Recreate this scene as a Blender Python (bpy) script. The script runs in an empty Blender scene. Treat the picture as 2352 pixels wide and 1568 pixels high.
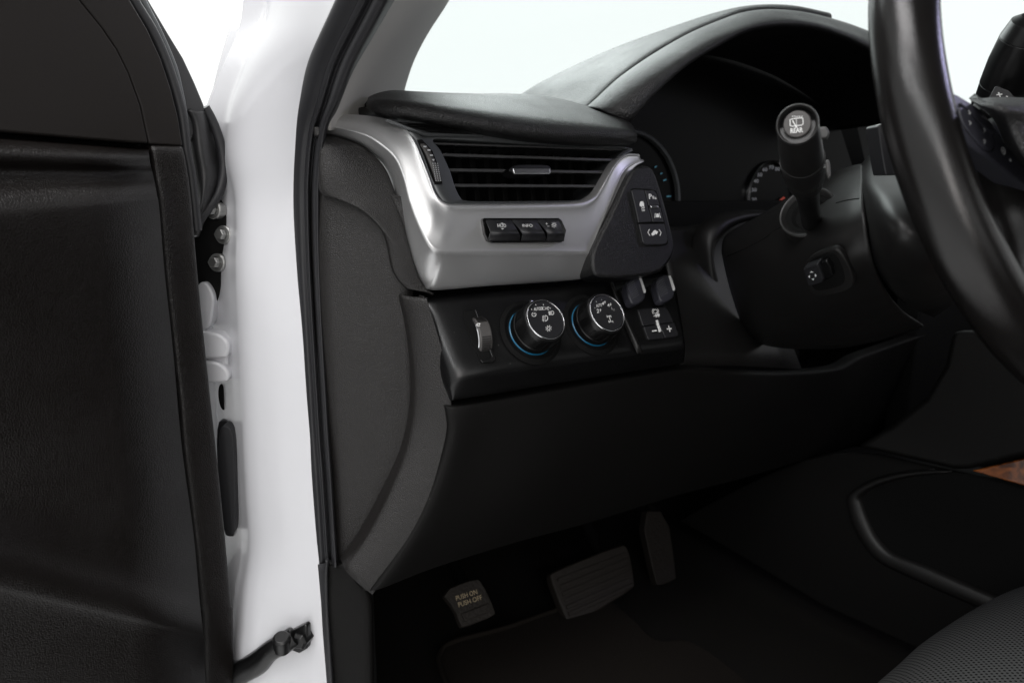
import bpy, bmesh, math, random
from mathutils import Vector as V, Matrix
random.seed(7)
S = bpy.context.scene
COL = S.collection

# ------------------------------------------------------------------ camera
F = 1699.0                                # focal length in pixels of a 2352 px wide frame
CAM = V((0, 0, 1.25)); YAW = math.radians(32.5); PIT = math.radians(11.3)
FH = V((math.sin(YAW), math.cos(YAW), 0)); RT = V((math.cos(YAW), -math.sin(YAW), 0))
FW = FH * math.cos(PIT) - V((0, 0, math.sin(PIT))); UP = RT.cross(FW)
cd = bpy.data.cameras.new('camera'); cam = bpy.data.objects.new('camera', cd); COL.objects.link(cam)
cd.sensor_width = 36; cd.lens = F / 2352 * 36; cd.clip_start = .02; cd.clip_end = 200
cam.matrix_world = Matrix((( RT.x, UP.x, -FW.x, CAM.x), (RT.y, UP.y, -FW.y, CAM.y), (RT.z, UP.z, -FW.z, CAM.z), (0, 0, 0, 1)))
cd.dof.use_dof = True; cd.dof.focus_distance = .66; cd.dof.aperture_fstop = 7.0
S.camera = cam

# ------------------------------------------------------------------ world, lamps, exposure
w = bpy.data.worlds.new('World'); S.world = w; w.use_nodes = True
nt = w.node_tree; bg = nt.nodes['Background']          # white photo booth: lit wall in front, lit side on the left, dim behind the camera
def wn(kind, op=None, **kw):
    n = nt.nodes.new(kind)
    if op: n.operation = op
    return n
tcw = wn('ShaderNodeTexCoord')
def lobe(axis, lo, hi, val):
    d = wn('ShaderNodeVectorMath', 'DOT_PRODUCT'); nt.links.new(tcw.outputs['Generated'], d.inputs[0]); d.inputs[1].default_value = V(axis).normalized()
    m = wn('ShaderNodeMapRange'); m.interpolation_type = 'SMOOTHSTEP'; m.inputs[1].default_value = lo; m.inputs[2].default_value = hi; m.inputs[3].default_value = 0; m.inputs[4].default_value = val
    nt.links.new(d.outputs['Value'], m.inputs[0]); return m.outputs[0]
def join(a, b, op):
    m = wn('ShaderNodeMath', op); nt.links.new(a, m.inputs[0])
    if isinstance(b, float): m.inputs[1].default_value = b
    else: nt.links.new(b, m.inputs[1])
    return m.outputs[0]
bg.inputs[0].default_value = (.988, 1, .997, 1)
nt.links.new(join(join(join(lobe((.55, .83, .12), .3, .8, 1.13), lobe((-.97, -.12, .2), .1, .75, .7), 'MAXIMUM'), lobe((.5, -.8, .3), .55, .9, 1.0), 'MAXIMUM'), 0.03, 'MAXIMUM'), bg.inputs[1])
def area(name, loc, target, size, power, color=(1, 1, 1)):
    d = bpy.data.lights.new(name, 'AREA'); d.shape = 'RECTANGLE'; d.size, d.size_y = size
    d.energy = power; d.color = color
    o = bpy.data.objects.new(name, d); COL.objects.link(o); o.location = loc
    o.rotation_euler = (V(target) - V(loc)).to_track_quat('-Z', 'Y').to_euler()
    return o
area('softbox_lamp', (-.45, .0, 3.0), (.1, .65, 1.2), (1.2, 1.2), 34, (1, .98, .98))
area('rear_softbox_lamp', (-.75, -2.6, 1.7), (.3, .7, 1.2), (1.0, 1.0), 19, (1, .95, .92))
area('booth_lamp', (.75, 2.3, 2.75), (.7, .6, 1.2), (2.2, 1.2), 40, (.97, 1, 1))
area('cabin_lamp', (1.2, .03, 1.66), (.62, .5, 1.1), (.10, .05), .55, (.66, .63, 1.0))
for nm, loc, rot, size, pw in [('tube_lamp', (-1.15, -.9, 2.35), (0, -35, 0), (.10, 2.6), 17), ('tube_lamp', (-.2, -2.4, 2.5), (45, 0, 0), (2.4, .10), 12)]:
    o = area(nm, loc, (0, 0, 0), size, pw); o.rotation_euler = [math.radians(a) for a in rot]
S.render.engine = 'CYCLES'
S.cycles.use_denoising = True
S.cycles.max_bounces = 8; S.cycles.transparent_max_bounces = 12
S.view_settings.view_transform = 'Standard'; S.view_settings.look = 'None'
S.view_settings.exposure = 0; S.view_settings.gamma = 1

# ------------------------------------------------------------------ sight-line helpers: a zoom-pixel and a depth give a point in the car
Z = {0: (0, 0, 1), 1: (711.3, 158, .4032), 2: (948.4, 592.7, .3024), 3: (1640.7, 0, .3024), 4: (1501.6, 197.6, .3779),
     5: (0, 0, .3361), 6: (316.1, 395.2, .4032), 7: (0, 790.3, .4959), 8: (790.3, 1106.4, .3696), 9: (1501.6, 790.3, .4958),
     10: (632.2, 0, .3696), 11: (1422.5, 395.2, .2773), 12: (1066.9, 671.8, .168)}
def ray(z, u, v):
    a, b, s = Z[z]; x = a + s * u; y = b + s * v
    return FW + RT * ((x - 1176) / F) - UP * ((y - 784) / F)
def PY(z, u, v, Y): d = ray(z, u, v); return CAM + d * (Y / d.y)
def PX(z, u, v, X): d = ray(z, u, v); return CAM + d * (X / d.x)
def PZ(z, u, v, h): d = ray(z, u, v); return CAM + d * ((h - CAM.z) / d.z)
def PD(z, u, v, dep): return CAM + ray(z, u, v) * dep
class Plane:
    def __init__(s, p, n):
        s.p = V(p); s.n = V(n).normalized()
        if s.n.dot(CAM - s.p) < 0: s.n = -s.n
    def __call__(s, z, u, v, off=0.0):
        d = ray(z, u, v); t = (s.p + s.n * off - CAM).dot(s.n) / d.dot(s.n)
        return CAM + d * t
    def up(s, off): return Plane(s.p + s.n * off, s.n)

# ------------------------------------------------------------------ mesh helpers
def link(name, me, mats, parent=None, shade=True):
    o = bpy.data.objects.new(name, me); COL.objects.link(o)
    for m in (mats if isinstance(mats, (list, tuple)) else [mats]): me.materials.append(m)
    if shade:
        for p in me.polygons: p.use_smooth = True
    if parent is not None:
        o.parent = parent; o.matrix_parent_inverse = MW(parent).inverted()
    return o
def MW(o):
    m = o.matrix_basis.copy()
    if o.parent is not None: m = MW(o.parent) @ o.matrix_parent_inverse @ m
    return m
def thing(name, label, cat, loc, group=None):
    o = bpy.data.objects.new(name, None); COL.objects.link(o); o.location = loc
    o.empty_display_size = .05; tag(o, label, cat, group); return o
def tag(o, label=None, cat=None, group=None, kind=None):
    if label: o['label'] = label
    if cat: o['category'] = cat
    if group: o['group'] = group
    if kind: o['kind'] = kind
    return o
def cr(pts, n, closed=False):
    out = []; N = len(pts); rng = range(N if closed else N - 1)
    if N < 3 and not closed:
        return [pts[0].lerp(pts[1], i / n) for i in range(n + 1)]
    for i in rng:
        p1, p2 = pts[i], pts[(i + 1) % N]
        p0 = pts[i - 1] if (closed or i > 0) else p1 * 2 - p2
        p3 = pts[(i + 2) % N] if (closed or i < N - 2) else p2 * 2 - p1
        for k in range(n):
            t = k / n
            out.append(.5 * ((2 * p1) + (p2 - p0) * t + (2 * p0 - 5 * p1 + 4 * p2 - p3) * t * t + (3 * p1 - p0 - 3 * p2 + p3) * t ** 3))
    if not closed: out.append(pts[-1].copy())
    return out
def chaikin(pts, it, r=.25, closed=False):
    for _ in range(it):
        q = [] if closed else [pts[0]]
        N = len(pts)
        for i in range(N if closed else N - 1):
            a, b = pts[i], pts[(i + 1) % N]
            q += [a.lerp(b, r), a.lerp(b, 1 - r)]
        if not closed: q.append(pts[-1])
        pts = q
    return pts
def mods(o, thick=0, bevel=0, seg=3, angle=32, sub=0):
    if thick:
        m = o.modifiers.new('Solidify', 'SOLIDIFY'); m.thickness = thick; m.offset = -1; m.use_even_offset = False
    if bevel:
        m = o.modifiers.new('Bevel', 'BEVEL'); m.width = bevel; m.segments = seg; m.limit_method = 'ANGLE'
        m.angle_limit = math.radians(angle); m.harden_normals = True; m.use_clamp_overlap = True
    return o
def face_cam(bm):
    bm.normal_update()
    s = sum(f.normal.dot(CAM - f.calc_center_median()) * f.calc_area() for f in bm.faces)
    if s < 0: bmesh.ops.reverse_faces(bm, faces=bm.faces[:])
def loft(name, rows, mat, parent, across='c', na=3, nu=6, thick=.003, closed=False, noface=False):
    """rows: list of rows of points; across a row: c = corner cutting, r = spline, l = straight; between rows: spline"""
    R = []
    for r in rows:
        R.append(chaikin(r, na) if across == 'c' else cr(r, na) if across == 'r' else r)
    C = [cr([r[j] for r in R], nu, closed) for j in range(len(R[0]))]
    bm = bmesh.new(); G = [[bm.verts.new(p) for p in c] for c in C]
    n = len(C[0])
    for j in range(len(C) - 1):
        for i in range(n if closed else n - 1):
            k = (i + 1) % n
            try: bm.faces.new((G[j][i], G[j + 1][i], G[j + 1][k], G[j][k]))
            except ValueError: pass
    bmesh.ops.remove_doubles(bm, verts=bm.verts[:], dist=1e-6)
    if noface: bmesh.ops.recalc_face_normals(bm, faces=bm.faces[:])
    else: face_cam(bm)
    me = bpy.data.meshes.new(name); bm.to_mesh(me); bm.free()
    return mods(link(name, me, mat, parent), thick)
def add_prism(bm, pts, n, depth):
    a = [bm.verts.new(p) for p in pts]; b = [bm.verts.new(p - n * depth) for p in pts]
    fs = [bm.faces.new(a), bm.faces.new(b[::-1])]
    N = len(pts)
    for i in range(N):
        fs.append(bm.faces.new((a[i], b[i], b[(i + 1) % N], a[(i + 1) % N])))
    bmesh.ops.recalc_face_normals(bm, faces=fs)
def finish(name, bm, mat, parent, bevel=0, seg=3, thick=0, angle=32, smooth=True):
    me = bpy.data.meshes.new(name); bm.to_mesh(me); bm.free()
    return mods(link(name, me, mat, parent, smooth and bool(bevel or thick)), thick, bevel, seg, angle)
def prism(name, z, pts, plane, depth, mat, parent, bevel=.001, off=0, rnd=0, seg=3, spline=0):
    P = [plane(z, u, v, off) for u, v in pts]
    if rnd: P = chaikin(P, rnd, .25, True)
    if spline: P = cr(P, spline, True)
    bm = bmesh.new(); add_prism(bm, P, plane.n, depth)
    return finish(name, bm, mat, parent, bevel, seg)
def frame_of(t):
    t = t.normalized(); a = t.cross(V((0, 0, 1)))
    if a.length < .05: a = t.cross(V((1, 0, 0)))
    a.normalize(); return a, a.cross(t).normalized()
def add_tube(bm, pts, rad, sides=16, closed=False, cap=True):
    N = len(pts); rings = []
    a = None
    for i, p in enumerate(pts):
        t = (pts[(i + 1) % N] - pts[i - 1]) if closed else (pts[min(i + 1, N - 1)] - pts[max(i - 1, 0)])
        t.normalize()
        if a is None: a, b = frame_of(t)
        else:
            a = (a - t * a.dot(t)).normalized()
        b = t.cross(a)
        r = rad[i] if isinstance(rad, (list, tuple)) else rad
        rings.append([bm.verts.new(p + (a * math.cos(2 * math.pi * k / sides) + b * math.sin(2 * math.pi * k / sides)) * r) for k in range(sides)])
    fs = []
    for i in range(N if closed else N - 1):
        A, B = rings[i], rings[(i + 1) % N]
        for k in range(sides):
            fs.append(bm.faces.new((A[k], A[(k + 1) % sides], B[(k + 1) % sides], B[k])))
    if cap and not closed:
        fs.append(bm.faces.new(rings[0][::-1])); fs.append(bm.faces.new(rings[-1]))
    bmesh.ops.recalc_face_normals(bm, faces=fs)
def tube(name, pts, rad, mat, parent, sides=16, sm=0, closed=False):
    if sm:
        N = len(pts)
        if isinstance(rad, (list, tuple)): rad = [r.x for r in cr([V((r, 0, 0)) for r in rad], sm)]
        pts = cr(pts, sm, closed)
    bm = bmesh.new(); add_tube(bm, pts, rad, sides, closed)
    me = bpy.data.meshes.new(name); bm.to_mesh(me); bm.free()
    o = link(name, me, mat, parent)
    return mods(o, 0, .0004, 2, 60)
def add_lathe(bm, prof, o, axis, sides=48, mi=0, ref=None):
    """prof: (radius, height along axis)"""
    ax = axis.normalized(); a, b = frame_of(ax); rings = []
    for r, h in prof:
        if r < 1e-6: rings.append([bm.verts.new(o + ax * h)])
        else: rings.append([bm.verts.new(o + ax * h + (a * math.cos(2 * math.pi * k / sides) + b * math.sin(2 * math.pi * k / sides)) * r) for k in range(sides)])
    fs = []
    for A, B in zip(rings, rings[1:]):
        for k in range(sides):
            l = (k + 1) % sides
            q = (A[0], B[l], B[k]) if len(A) == 1 else (A[k], A[l], B[0]) if len(B) == 1 else (A[k], A[l], B[l], B[k])
            f = bm.faces.new(q); f.material_index = mi; fs.append(f)
    bmesh.ops.recalc_face_normals(bm, faces=fs)
def lathe(name, prof, o, axis, mat, parent, sides=48, bevel=.0006):
    bm = bmesh.new(); add_lathe(bm, prof, o, axis, sides)
    return finish(name, bm, mat, parent, bevel, 2, 0, 25)
def beam(bm, A, B, wv, dv):
    """box bar from A to B: wv = thickness vector (centred), dv = depth vector (away)"""
    q = [A - wv * .5, B - wv * .5, B + wv * .5, A + wv * .5]
    f = [bm.verts.new(p) for p in q]; g = [bm.verts.new(p + dv) for p in q]
    fs = [bm.faces.new(f), bm.faces.new(g[::-1])]
    for i in range(4): fs.append(bm.faces.new((f[i], g[i], g[(i + 1) % 4], f[(i + 1) % 4])))
    bmesh.ops.recalc_face_normals(bm, faces=fs)
def box(bm, lo, hi):
    lo, hi = V(lo), V(hi)
    beam(bm, V((lo.x, lo.y, (lo.z + hi.z) / 2)), V((hi.x, lo.y, (lo.z + hi.z) / 2)), V((0, 0, hi.z - lo.z)), V((0, hi.y - lo.y, 0)))
# printed marks: strokes, blobs and letters laid on a plane
def stroke(bm, z, pts, plane, wid, off=.0003, closed=False):
    """polyline of constant width (zoom px) laid on the plane"""
    n = plane.n; P = [plane(z, u, v, off) for u, v in pts]
    k = (plane(z, pts[0][0] + 1, pts[0][1], off) - plane(z, *pts[0], off)).length
    k = (k + (plane(z, pts[0][0], pts[0][1] + 1, off) - plane(z, *pts[0], off)).length) / 2
    h = wid * k / 2; N = len(P); A = []
    for i, p in enumerate(P):
        t0 = (p - P[i - 1]).normalized() if (closed or i > 0) else None
        t1 = (P[(i + 1) % N] - p).normalized() if (closed or i < N - 1) else None
        t = ((t0 or t1) + (t1 or t0)).normalized()
        s = n.cross(t) * h
        A.append((bm.verts.new(p + s), bm.verts.new(p - s)))
    for i in range(N if closed else N - 1):
        a, b = A[i], A[(i + 1) % N]
        bm.faces.new((a[0], a[1], b[1], b[0]))
def blob(bm, z, pts, plane, off=.0003):
    bm.faces.new([bm.verts.new(plane(z, u, v, off)) for u, v in pts])
def ring_pts(u, v, ru, rv, a0=0, a1=360, n=24, rot=0):
    full = a1 - a0 >= 360; m = n if full else n + 1; c, s = math.cos(math.radians(rot)), math.sin(math.radians(rot)); o = []
    for i in range(m):
        t = math.radians(a0 + (a1 - a0) * i / n); x, y = ru * math.cos(t), rv * math.sin(t)
        o.append((u + x * c - y * s, v + x * s + y * c))
    return o
def letters(bm, z, txt, p0, p1, up, plane, off=.0003, fat=.02):
    """text between p0 and p1 (baseline ends) with cap height vector up, all in zoom px"""
    cu = bpy.data.curves.new('lettering', 'FONT'); cu.body = txt; cu.offset = fat; cu.resolution_u = 3
    ob = bpy.data.objects.new('lettering', cu); COL.objects.link(ob)
    dg = bpy.context.evaluated_depsgraph_get(); me = bpy.data.meshes.new_from_object(ob.evaluated_get(dg))
    xs = [v.co.x for v in me.vertices]; ys = [v.co.y for v in me.vertices]
    x0, x1, y0, y1 = min(xs), max(xs), min(ys), max(ys)
    vs = []
    for v in me.vertices:
        a = (v.co.x - x0) / (x1 - x0 or 1); b = (v.co.y - y0) / (y1 - y0 or 1)
        vs.append(bm.verts.new(plane(z, p0[0] + (p1[0] - p0[0]) * a + up[0] * b, p0[1] + (p1[1] - p0[1]) * a + up[1] * b, off)))
    for p in me.polygons:
        try: bm.faces.new([vs[i] for i in p.vertices])
        except ValueError: pass
    bpy.data.objects.remove(ob); bpy.data.curves.remove(cu); bpy.data.meshes.remove(me)
def marks(name, parent, mat, fn):
    bm = bmesh.new(); fn(bm)
    for f in bm.faces: f.normal_update()
    for f in bm.faces:
        if f.normal.dot(CAM - f.calc_center_median()) < 0: f.normal_flip()
    me = bpy.data.meshes.new(name); bm.to_mesh(me); bm.free()
    return link(name, me, mat, parent, False)

# ------------------------------------------------------------------ materials
def mat(name, col, rough=.5, metal=0, grain=None, bump=.3, bd=.0004, coat=0, mottling=.0, spec=.5, emit=0, fine=0, dust=0):
    m = bpy.data.materials.new(name); m.use_nodes = True; nt = m.node_tree; b = nt.nodes['Principled BSDF']
    b.inputs['Base Color'].default_value = (*col, 1); b.inputs['Roughness'].default_value = rough
    b.inputs['Metallic'].default_value = metal; b.inputs['Coat Weight'].default_value = coat
    b.inputs['Specular IOR Level'].default_value = spec
    if emit: b.inputs['Emission Color'].default_value = (*col, 1); b.inputs['Emission Strength'].default_value = emit
    N = nt.nodes.new; Lk = nt.links.new
    tc = N('ShaderNodeTexCoord'); obj = tc.outputs['Object']
    # wear: slow variation of roughness and a trace of dust
    ns = N('ShaderNodeTexNoise'); ns.inputs['Scale'].default_value = 22; ns.inputs['Detail'].default_value = 2; Lk(obj, ns.inputs['Vector'])
    mr = N('ShaderNodeMapRange'); mr.inputs[1].default_value = .2; mr.inputs[2].default_value = .8
    mr.inputs[3].default_value = max(0, rough - .015 - mottling); mr.inputs[4].default_value = min(1, rough + .015 + mottling)
    Lk(ns.outputs['Fac'], mr.inputs[0])
    if mottling: Lk(mr.outputs[0], b.inputs['Roughness'])
    if dust:   # a few settled specks
        dv = N('ShaderNodeTexVoronoi'); dv.inputs['Scale'].default_value = 75; Lk(obj, dv.inputs['Vector'])
        dm = N('ShaderNodeMapRange'); dm.inputs[1].default_value = .022; dm.inputs[2].default_value = .040; dm.inputs[3].default_value = dust; dm.inputs[4].default_value = 0
        Lk(dv.outputs['Distance'], dm.inputs[0])
        dx = N('ShaderNodeMix'); dx.data_type = 'RGBA'; dx.inputs[6].default_value = (*col, 1); dx.inputs[7].default_value = (.30, .29, .27, 1)
        Lk(dm.outputs[0], dx.inputs[0]); Lk(dx.outputs[2], b.inputs['Base Color'])
    if grain:
        vo = N('ShaderNodeTexVoronoi'); vo.feature = 'DISTANCE_TO_EDGE'; vo.inputs['Scale'].default_value = grain
        wn = N('ShaderNodeTexNoise'); wn.inputs['Scale'].default_value = grain * .45; wn.inputs['Detail'].default_value = 3; Lk(obj, wn.inputs['Vector'])
        mx = N('ShaderNodeVectorMath'); mx.operation = 'MULTIPLY_ADD'; mx.inputs[1].default_value = (.9 / grain,) * 3
        Lk(wn.outputs['Color'], mx.inputs[0]); Lk(obj, mx.inputs[2]); Lk(mx.outputs[0], vo.inputs['Vector'])
        r2 = N('ShaderNodeMapRange'); r2.inputs[1].default_value = 0; r2.inputs[2].default_value = .22; Lk(vo.outputs['Distance'], r2.inputs[0])
        ad = N('ShaderNodeMath'); ad.operation = 'MULTIPLY_ADD'; ad.inputs[1].default_value = .6
        Lk(wn.outputs['Fac'], ad.inputs[0]); Lk(r2.outputs[0], ad.inputs[2])
        bp = N('ShaderNodeBump'); bp.inputs['Strength'].default_value = bump; bp.inputs['Distance'].default_value = bd
        Lk(ad.outputs[0], bp.inputs['Height']); Lk(bp.outputs[0], b.inputs['Normal'])
    elif fine:
        wn = N('ShaderNodeTexNoise'); wn.inputs['Scale'].default_value = fine; wn.inputs['Detail'].default_value = 2; Lk(obj, wn.inputs['Vector'])
        bp = N('ShaderNodeBump'); bp.inputs['Strength'].default_value = bump; bp.inputs['Distance'].default_value = bd
        Lk(wn.outputs['Fac'], bp.inputs['Height']); Lk(bp.outputs[0], b.inputs['Normal'])
    return m
M = {
 'white': mat('white_paint', (.63, .632, .655), .26, coat=.6),
 'rubber': mat('seal_rubber', (.016, .016, .018), .5, fine=1500, bump=.12, bd=.0003),
 'pillar': mat('grey_fabric', (.50, .485, .46), .9, fine=1400, bump=.5, bd=.0005),
 'leather': mat('black_grained_leather', (.008, .0078, .008), .38, spec=.55, grain=460, bump=.5, bd=.0006, mottling=.04),
 'endgrain': mat('dark_grained_plastic', (.0115, .0103, .0098), .48, grain=620, bump=.45, bd=.0006, mottling=.04),
 'knee': mat('black_soft_plastic', (.0036, .0033, .0031), .6, grain=700, bump=.3, bd=.0004, spec=.2, dust=.25),
 'satin': mat('satin_black_plastic', (.004, .004, .0042), .33, mottling=.05, fine=1800, bump=.10, bd=.0002, dust=.5),
 'slat': mat('slat_plastic', (.045, .045, .046), .26),
  'headliner': mat('headliner_cloth', (.10, .098, .094), .9),
 'spoke': mat('spoke_plastic', (.034, .034, .043), .36, mottling=.04),
 'pod': mat('black_fine_grained_plastic', (.0045, .0045, .0048), .42, grain=520, bump=.32, bd=.0005),
 'lever': mat('grey_lever_plastic', (.10, .098, .096), .45),
 'capring': mat('dark_satin_cap', (.022, .0215, .021), .32),
 'lens': mat('black_gauge_face', (.003, .003, .0032), .25, spec=.04),
 'gloss': mat('gloss_black_plastic', (.005, .005, .005), .12, spec=.5),
 'void': mat('matt_black_plastic', (.004, .004, .004), .8, spec=.15),
 'silver': mat('satin_silver_paint', (.60, .60, .602), .36, .74, mottling=0, fine=1800, bump=.04, bd=.0002),
 'chrome': mat('bright_chrome', (.9, .9, .92), .16, 1),
 'frame': mat('dark_grey_satin', (.10, .105, .108), .36, .6, mottling=.03),
 'button': mat('soft_touch_black', (.016, .016, .018), .42, fine=1600, bump=.15, bd=.0002),
 'print': mat('white_print', (.75, .75, .74), .6),
 'dimprint': mat('grey_print', (.42, .43, .44), .6),
 'khaki': mat('worn_cream_print', (.42, .34, .22), .7),
 'blue': mat('blue_ring_plastic', (.006, .12, .23), .3),
 'bluemark': mat('pale_blue_print', (.10, .36, .48), .6),
 'red': mat('orange_red_needle', (.75, .06, .02), .5),
 'door': mat('brown_black_plastic', (.0078, .006, .0052), .6, spec=.3, fine=900, bump=.12, bd=.0004, mottling=.04),
 'doorleather': mat('brown_black_leather', (.0038, .0026, .0021), .38, spec=.42, grain=520, bump=.32, bd=.0006, mottling=.04),
 'column': mat('charcoal_plastic', (.0085, .008, .0078), .46, fine=1500, bump=.2, bd=.0002, mottling=.03, dust=.3),
 'rib': mat('grey_ribbed_plastic', (.07, .066, .064), .5, fine=1500, bump=.2, bd=.0002),
 'mirror': mat('mirror_foot_plastic', (.02, .02, .021), .45, mottling=.04),
 'wheel': mat('worn_wheel_leather', (.007, .0064, .0062), .22, grain=900, bump=.10, bd=.0003, mottling=.05),
 'hub': mat('grained_airbag_cover', (.016, .0155, .016), .42, grain=480, bump=.6, bd=.0006),
 'carpet': mat('dark_carpet', (.012, .011, .010), .95, fine=700, bump=.8, bd=.002, spec=.1),
 'mat': mat('brown_carpet_mat', (.013, .0108, .009), .95, fine=700, bump=.8, bd=.002, spec=.1),
 'pedal': mat('worn_pedal_rubber', (.010, .0068, .0045), .7, fine=260, bump=.8, bd=.0015, dust=.15),
 'steel': mat('zinc_steel', (.36, .36, .35), .4, .9),
 'cloth': mat('white_studio', (.85, .85, .85), .8),
}
def wood():
    m = mat('brown_wood_veneer', (.25, .07, .015), .25, coat=.5); nt = m.node_tree; b = nt.nodes['Principled BSDF']
    wv = nt.nodes.new('ShaderNodeTexNoise'); wv.inputs['Scale'].default_value = 60; wv.inputs['Detail'].default_value = 6; wv.inputs['Distortion'].default_value = 1.5
    rp = nt.nodes.new('ShaderNodeValToRGB'); rp.color_ramp.elements[0].color = (.07, .017, .003, 1); rp.color_ramp.elements[1].color = (.36, .10, .018, 1)
    rp.color_ramp.elements[0].position = .35; rp.color_ramp.elements[1].position = .7
    tc = nt.nodes.new('ShaderNodeTexCoord')
    nt.links.new(tc.outputs['Object'], wv.inputs['Vector']); nt.links.new(wv.outputs['Fac'], rp.inputs[0]); nt.links.new(rp.outputs[0], b.inputs['Base Color']); return m
M['wood'] = wood()
def perforated():
    """black seat leather with rows of small punched holes"""
    m = mat('perforated_black_leather', (.03, .032, .032), .42, grain=800, bump=.15); nt = m.node_tree; b = nt.nodes['Principled BSDF']
    N = nt.nodes.new; Lk = nt.links.new
    tc = N('ShaderNodeTexCoord'); vo = N('ShaderNodeTexVoronoi'); vo.voronoi_dimensions = '2D'; vo.inputs['Scale'].default_value = 250; vo.inputs['Randomness'].default_value = 0
    mp = N('ShaderNodeMapping'); mp.inputs['Rotation'].default_value = (0, 0, math.radians(38))
    Lk(tc.outputs['Object'], mp.inputs['Vector']); Lk(mp.outputs[0], vo.inputs['Vector'])
    mr = N('ShaderNodeMapRange'); mr.inputs[1].default_value = .22; mr.inputs[2].default_value = .32; Lk(vo.outputs['Distance'], mr.inputs[0])
    mc = N('ShaderNodeMix'); mc.data_type = 'RGBA'; mc.inputs[6].default_value = (.002, .002, .002, 1); mc.inputs[7].default_value = (.085, .086, .084, 1)
    Lk(mr.outputs[0], mc.inputs[0]); Lk(mc.outputs[2], b.inputs['Base Color'])
    sp = N('ShaderNodeMath'); sp.operation = 'MULTIPLY'; sp.inputs[1].default_value = .5; Lk(mr.outputs[0], sp.inputs[0]); Lk(sp.outputs[0], b.inputs['Specular IOR Level'])
    return m
M['seat'] = perforated()
def glass():
    m = bpy.data.materials.new('windshield_glass'); m.use_nodes = True; nt = m.node_tree
    nt.nodes.remove(nt.nodes['Principled BSDF']); out = nt.nodes['Material Output']
    t = nt.nodes.new('ShaderNodeBsdfTransparent'); t.inputs[0].default_value = (.955, .985, .978, 1)
    g = nt.nodes.new('ShaderNodeBsdfGlossy'); g.inputs['Roughness'].default_value = .02
    x = nt.nodes.new('ShaderNodeMixShader'); x.inputs[0].default_value = .05
    nt.links.new(t.outputs[0], x.inputs[1]); nt.links.new(g.outputs[0], x.inputs[2]); nt.links.new(x.outputs[0], out.inputs[0]); return m
M['glass'] = glass()

# ================================================================== THE SETTING
bm = bmesh.new(); box(bm, (-8, -8, -.05), (9, 6.0, 0))
tag(finish('floor', bm, M['cloth'], None), kind='structure')

# ================================================================== CAR BODY
car = thing('car_body', 'white vehicle body round the open driver doorway, with black seal and grey pillar lining', 'car body', (.2, .7, .6))
XS = .20
# white door pillar: rows from top to bottom; left fold, crest, mid, edge under the seal
rows = []
for lf, lY, rt in [((790, -420), .72, (1010, -420)), ((690, -220), .77, (890, -220)), ((622, -60), .80, (800, -60)), ((606, 40), .79, (752, 40)), ((556, 160), .775, (704, 145)), ((522, 260), .765, (682, 245)),
                   ((516, 360), .755, (670, 360)), ((536, 464), .745, (667, 470)), ((536, 621), .735, (674, 617)), ((541, 758), .735, (685, 758)), ((547, 900), .735, (694, 890)),
                   ((553, 1040), .735, (704, 1040)), ((558, 1137), .735, (711, 1137)), ((563, 1261), .735, (720, 1261)), ((549, 1360), .73, (727, 1360)), ((543, 1440), .725, (732, 1440)),
                   ((540, 1509), .72, (737, 1509)), ((545, 1620), .715, (745, 1620))]:
    a = PY(0, *lf, lY); b = PX(0, rt[0] + 14, rt[1], XS)
    n = V((-.75, -.66, 0))
    back = a + V((.0, .05, 0)) + V((-.012, 0, 0))
    rows.append([back, a + V((-.002, .012, 0)), a, a.lerp(b, .12) + n * .006, a.lerp(b, .35) + n * .009, a.lerp(b, .62) + n * .006, a.lerp(b, .85) + n * .001, b + V((.0, .004, 0))])
loft('door_pillar', rows, M['white'], car, na=2, nu=5, thick=.004)
# hinge side of the pillar, further in
rows = []
for y, xl, xr, Yl in [(-40, 560, 640, .90), (200, 490, 560, .86), (420, 470, 548, .83), (620, 458, 545, .80), (800, 440, 556, .80), (1000, 440, 562, .80), (1300, 460, 570, .80), (1620, 470, 560, .79)]:
    a = PY(0, xl, y, Yl); b = PY(0, xr, y, .775)
    rows.append([a, a.lerp(b, .5) + V((0, .01, 0)), b + V((.004, .0, 0))])
loft('hinge_pillar', rows, M['white'], car, nu=5, thick=.004)
# weatherstrip
E = [((1010, -420), (1130, -420)), ((890, -220), (1010, -220)), ((800, -60), (925, -60)), ((752, 40), (872, 40)), ((706, 145), (815, 145)), ((686, 235), (780, 235)), ((672, 319), (752, 300)), ((667, 410), (738, 410)), ((669, 496), (736, 496)),
     ((675, 617), (738, 617)), ((685, 758), (744, 758)), ((695, 899), (752, 899)), ((701, 1000), (758, 1000)), ((709, 1088), (764, 1088)), ((717, 1200), (771, 1200)), ((722, 1292), (777, 1292))]
rows = []
for l, r in E:
    a = PX(0, *l, XS); b = PX(0, *r, XS + .014); n = (CAM - a); n.z = 0; n.normalize()
    q = lambda t, h: a.lerp(b, t) + n * h
    rows.append([q(0, -.006), q(.0, .004), q(.08, .010), q(.28, .011), q(.42, .006), q(.47, .004), q(.50, .0075), q(.6, .006), q(.66, -.006), q(.72, -.006), q(.74, .006), q(.84, .011), q(.95, .007), q(1, -.004), q(1.02, -.04)])
loft('door_seal', rows, M['rubber'], car, na=2, nu=5, thick=.003)
rows = []
for l, r in [((722, 1285), (756, 1285)), ((728, 1380), (757, 1380)), ((735, 1470), (762, 1470)), ((745, 1620), (772, 1620))]:
    a = PX(0, *l, XS); b = PX(0, *r, XS + .006); n = (CAM - a); n.z = 0; n.normalize()
    q = lambda t, h: a.lerp(b, t) + n * h
    rows.append([q(0, -.006), q(0, .004), q(.15, .010), q(.5, .010), q(.85, .006), q(1, -.004)])
loft('lower_seal', rows, M['rubber'], car, na=2, nu=5, thick=.003)
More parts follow.
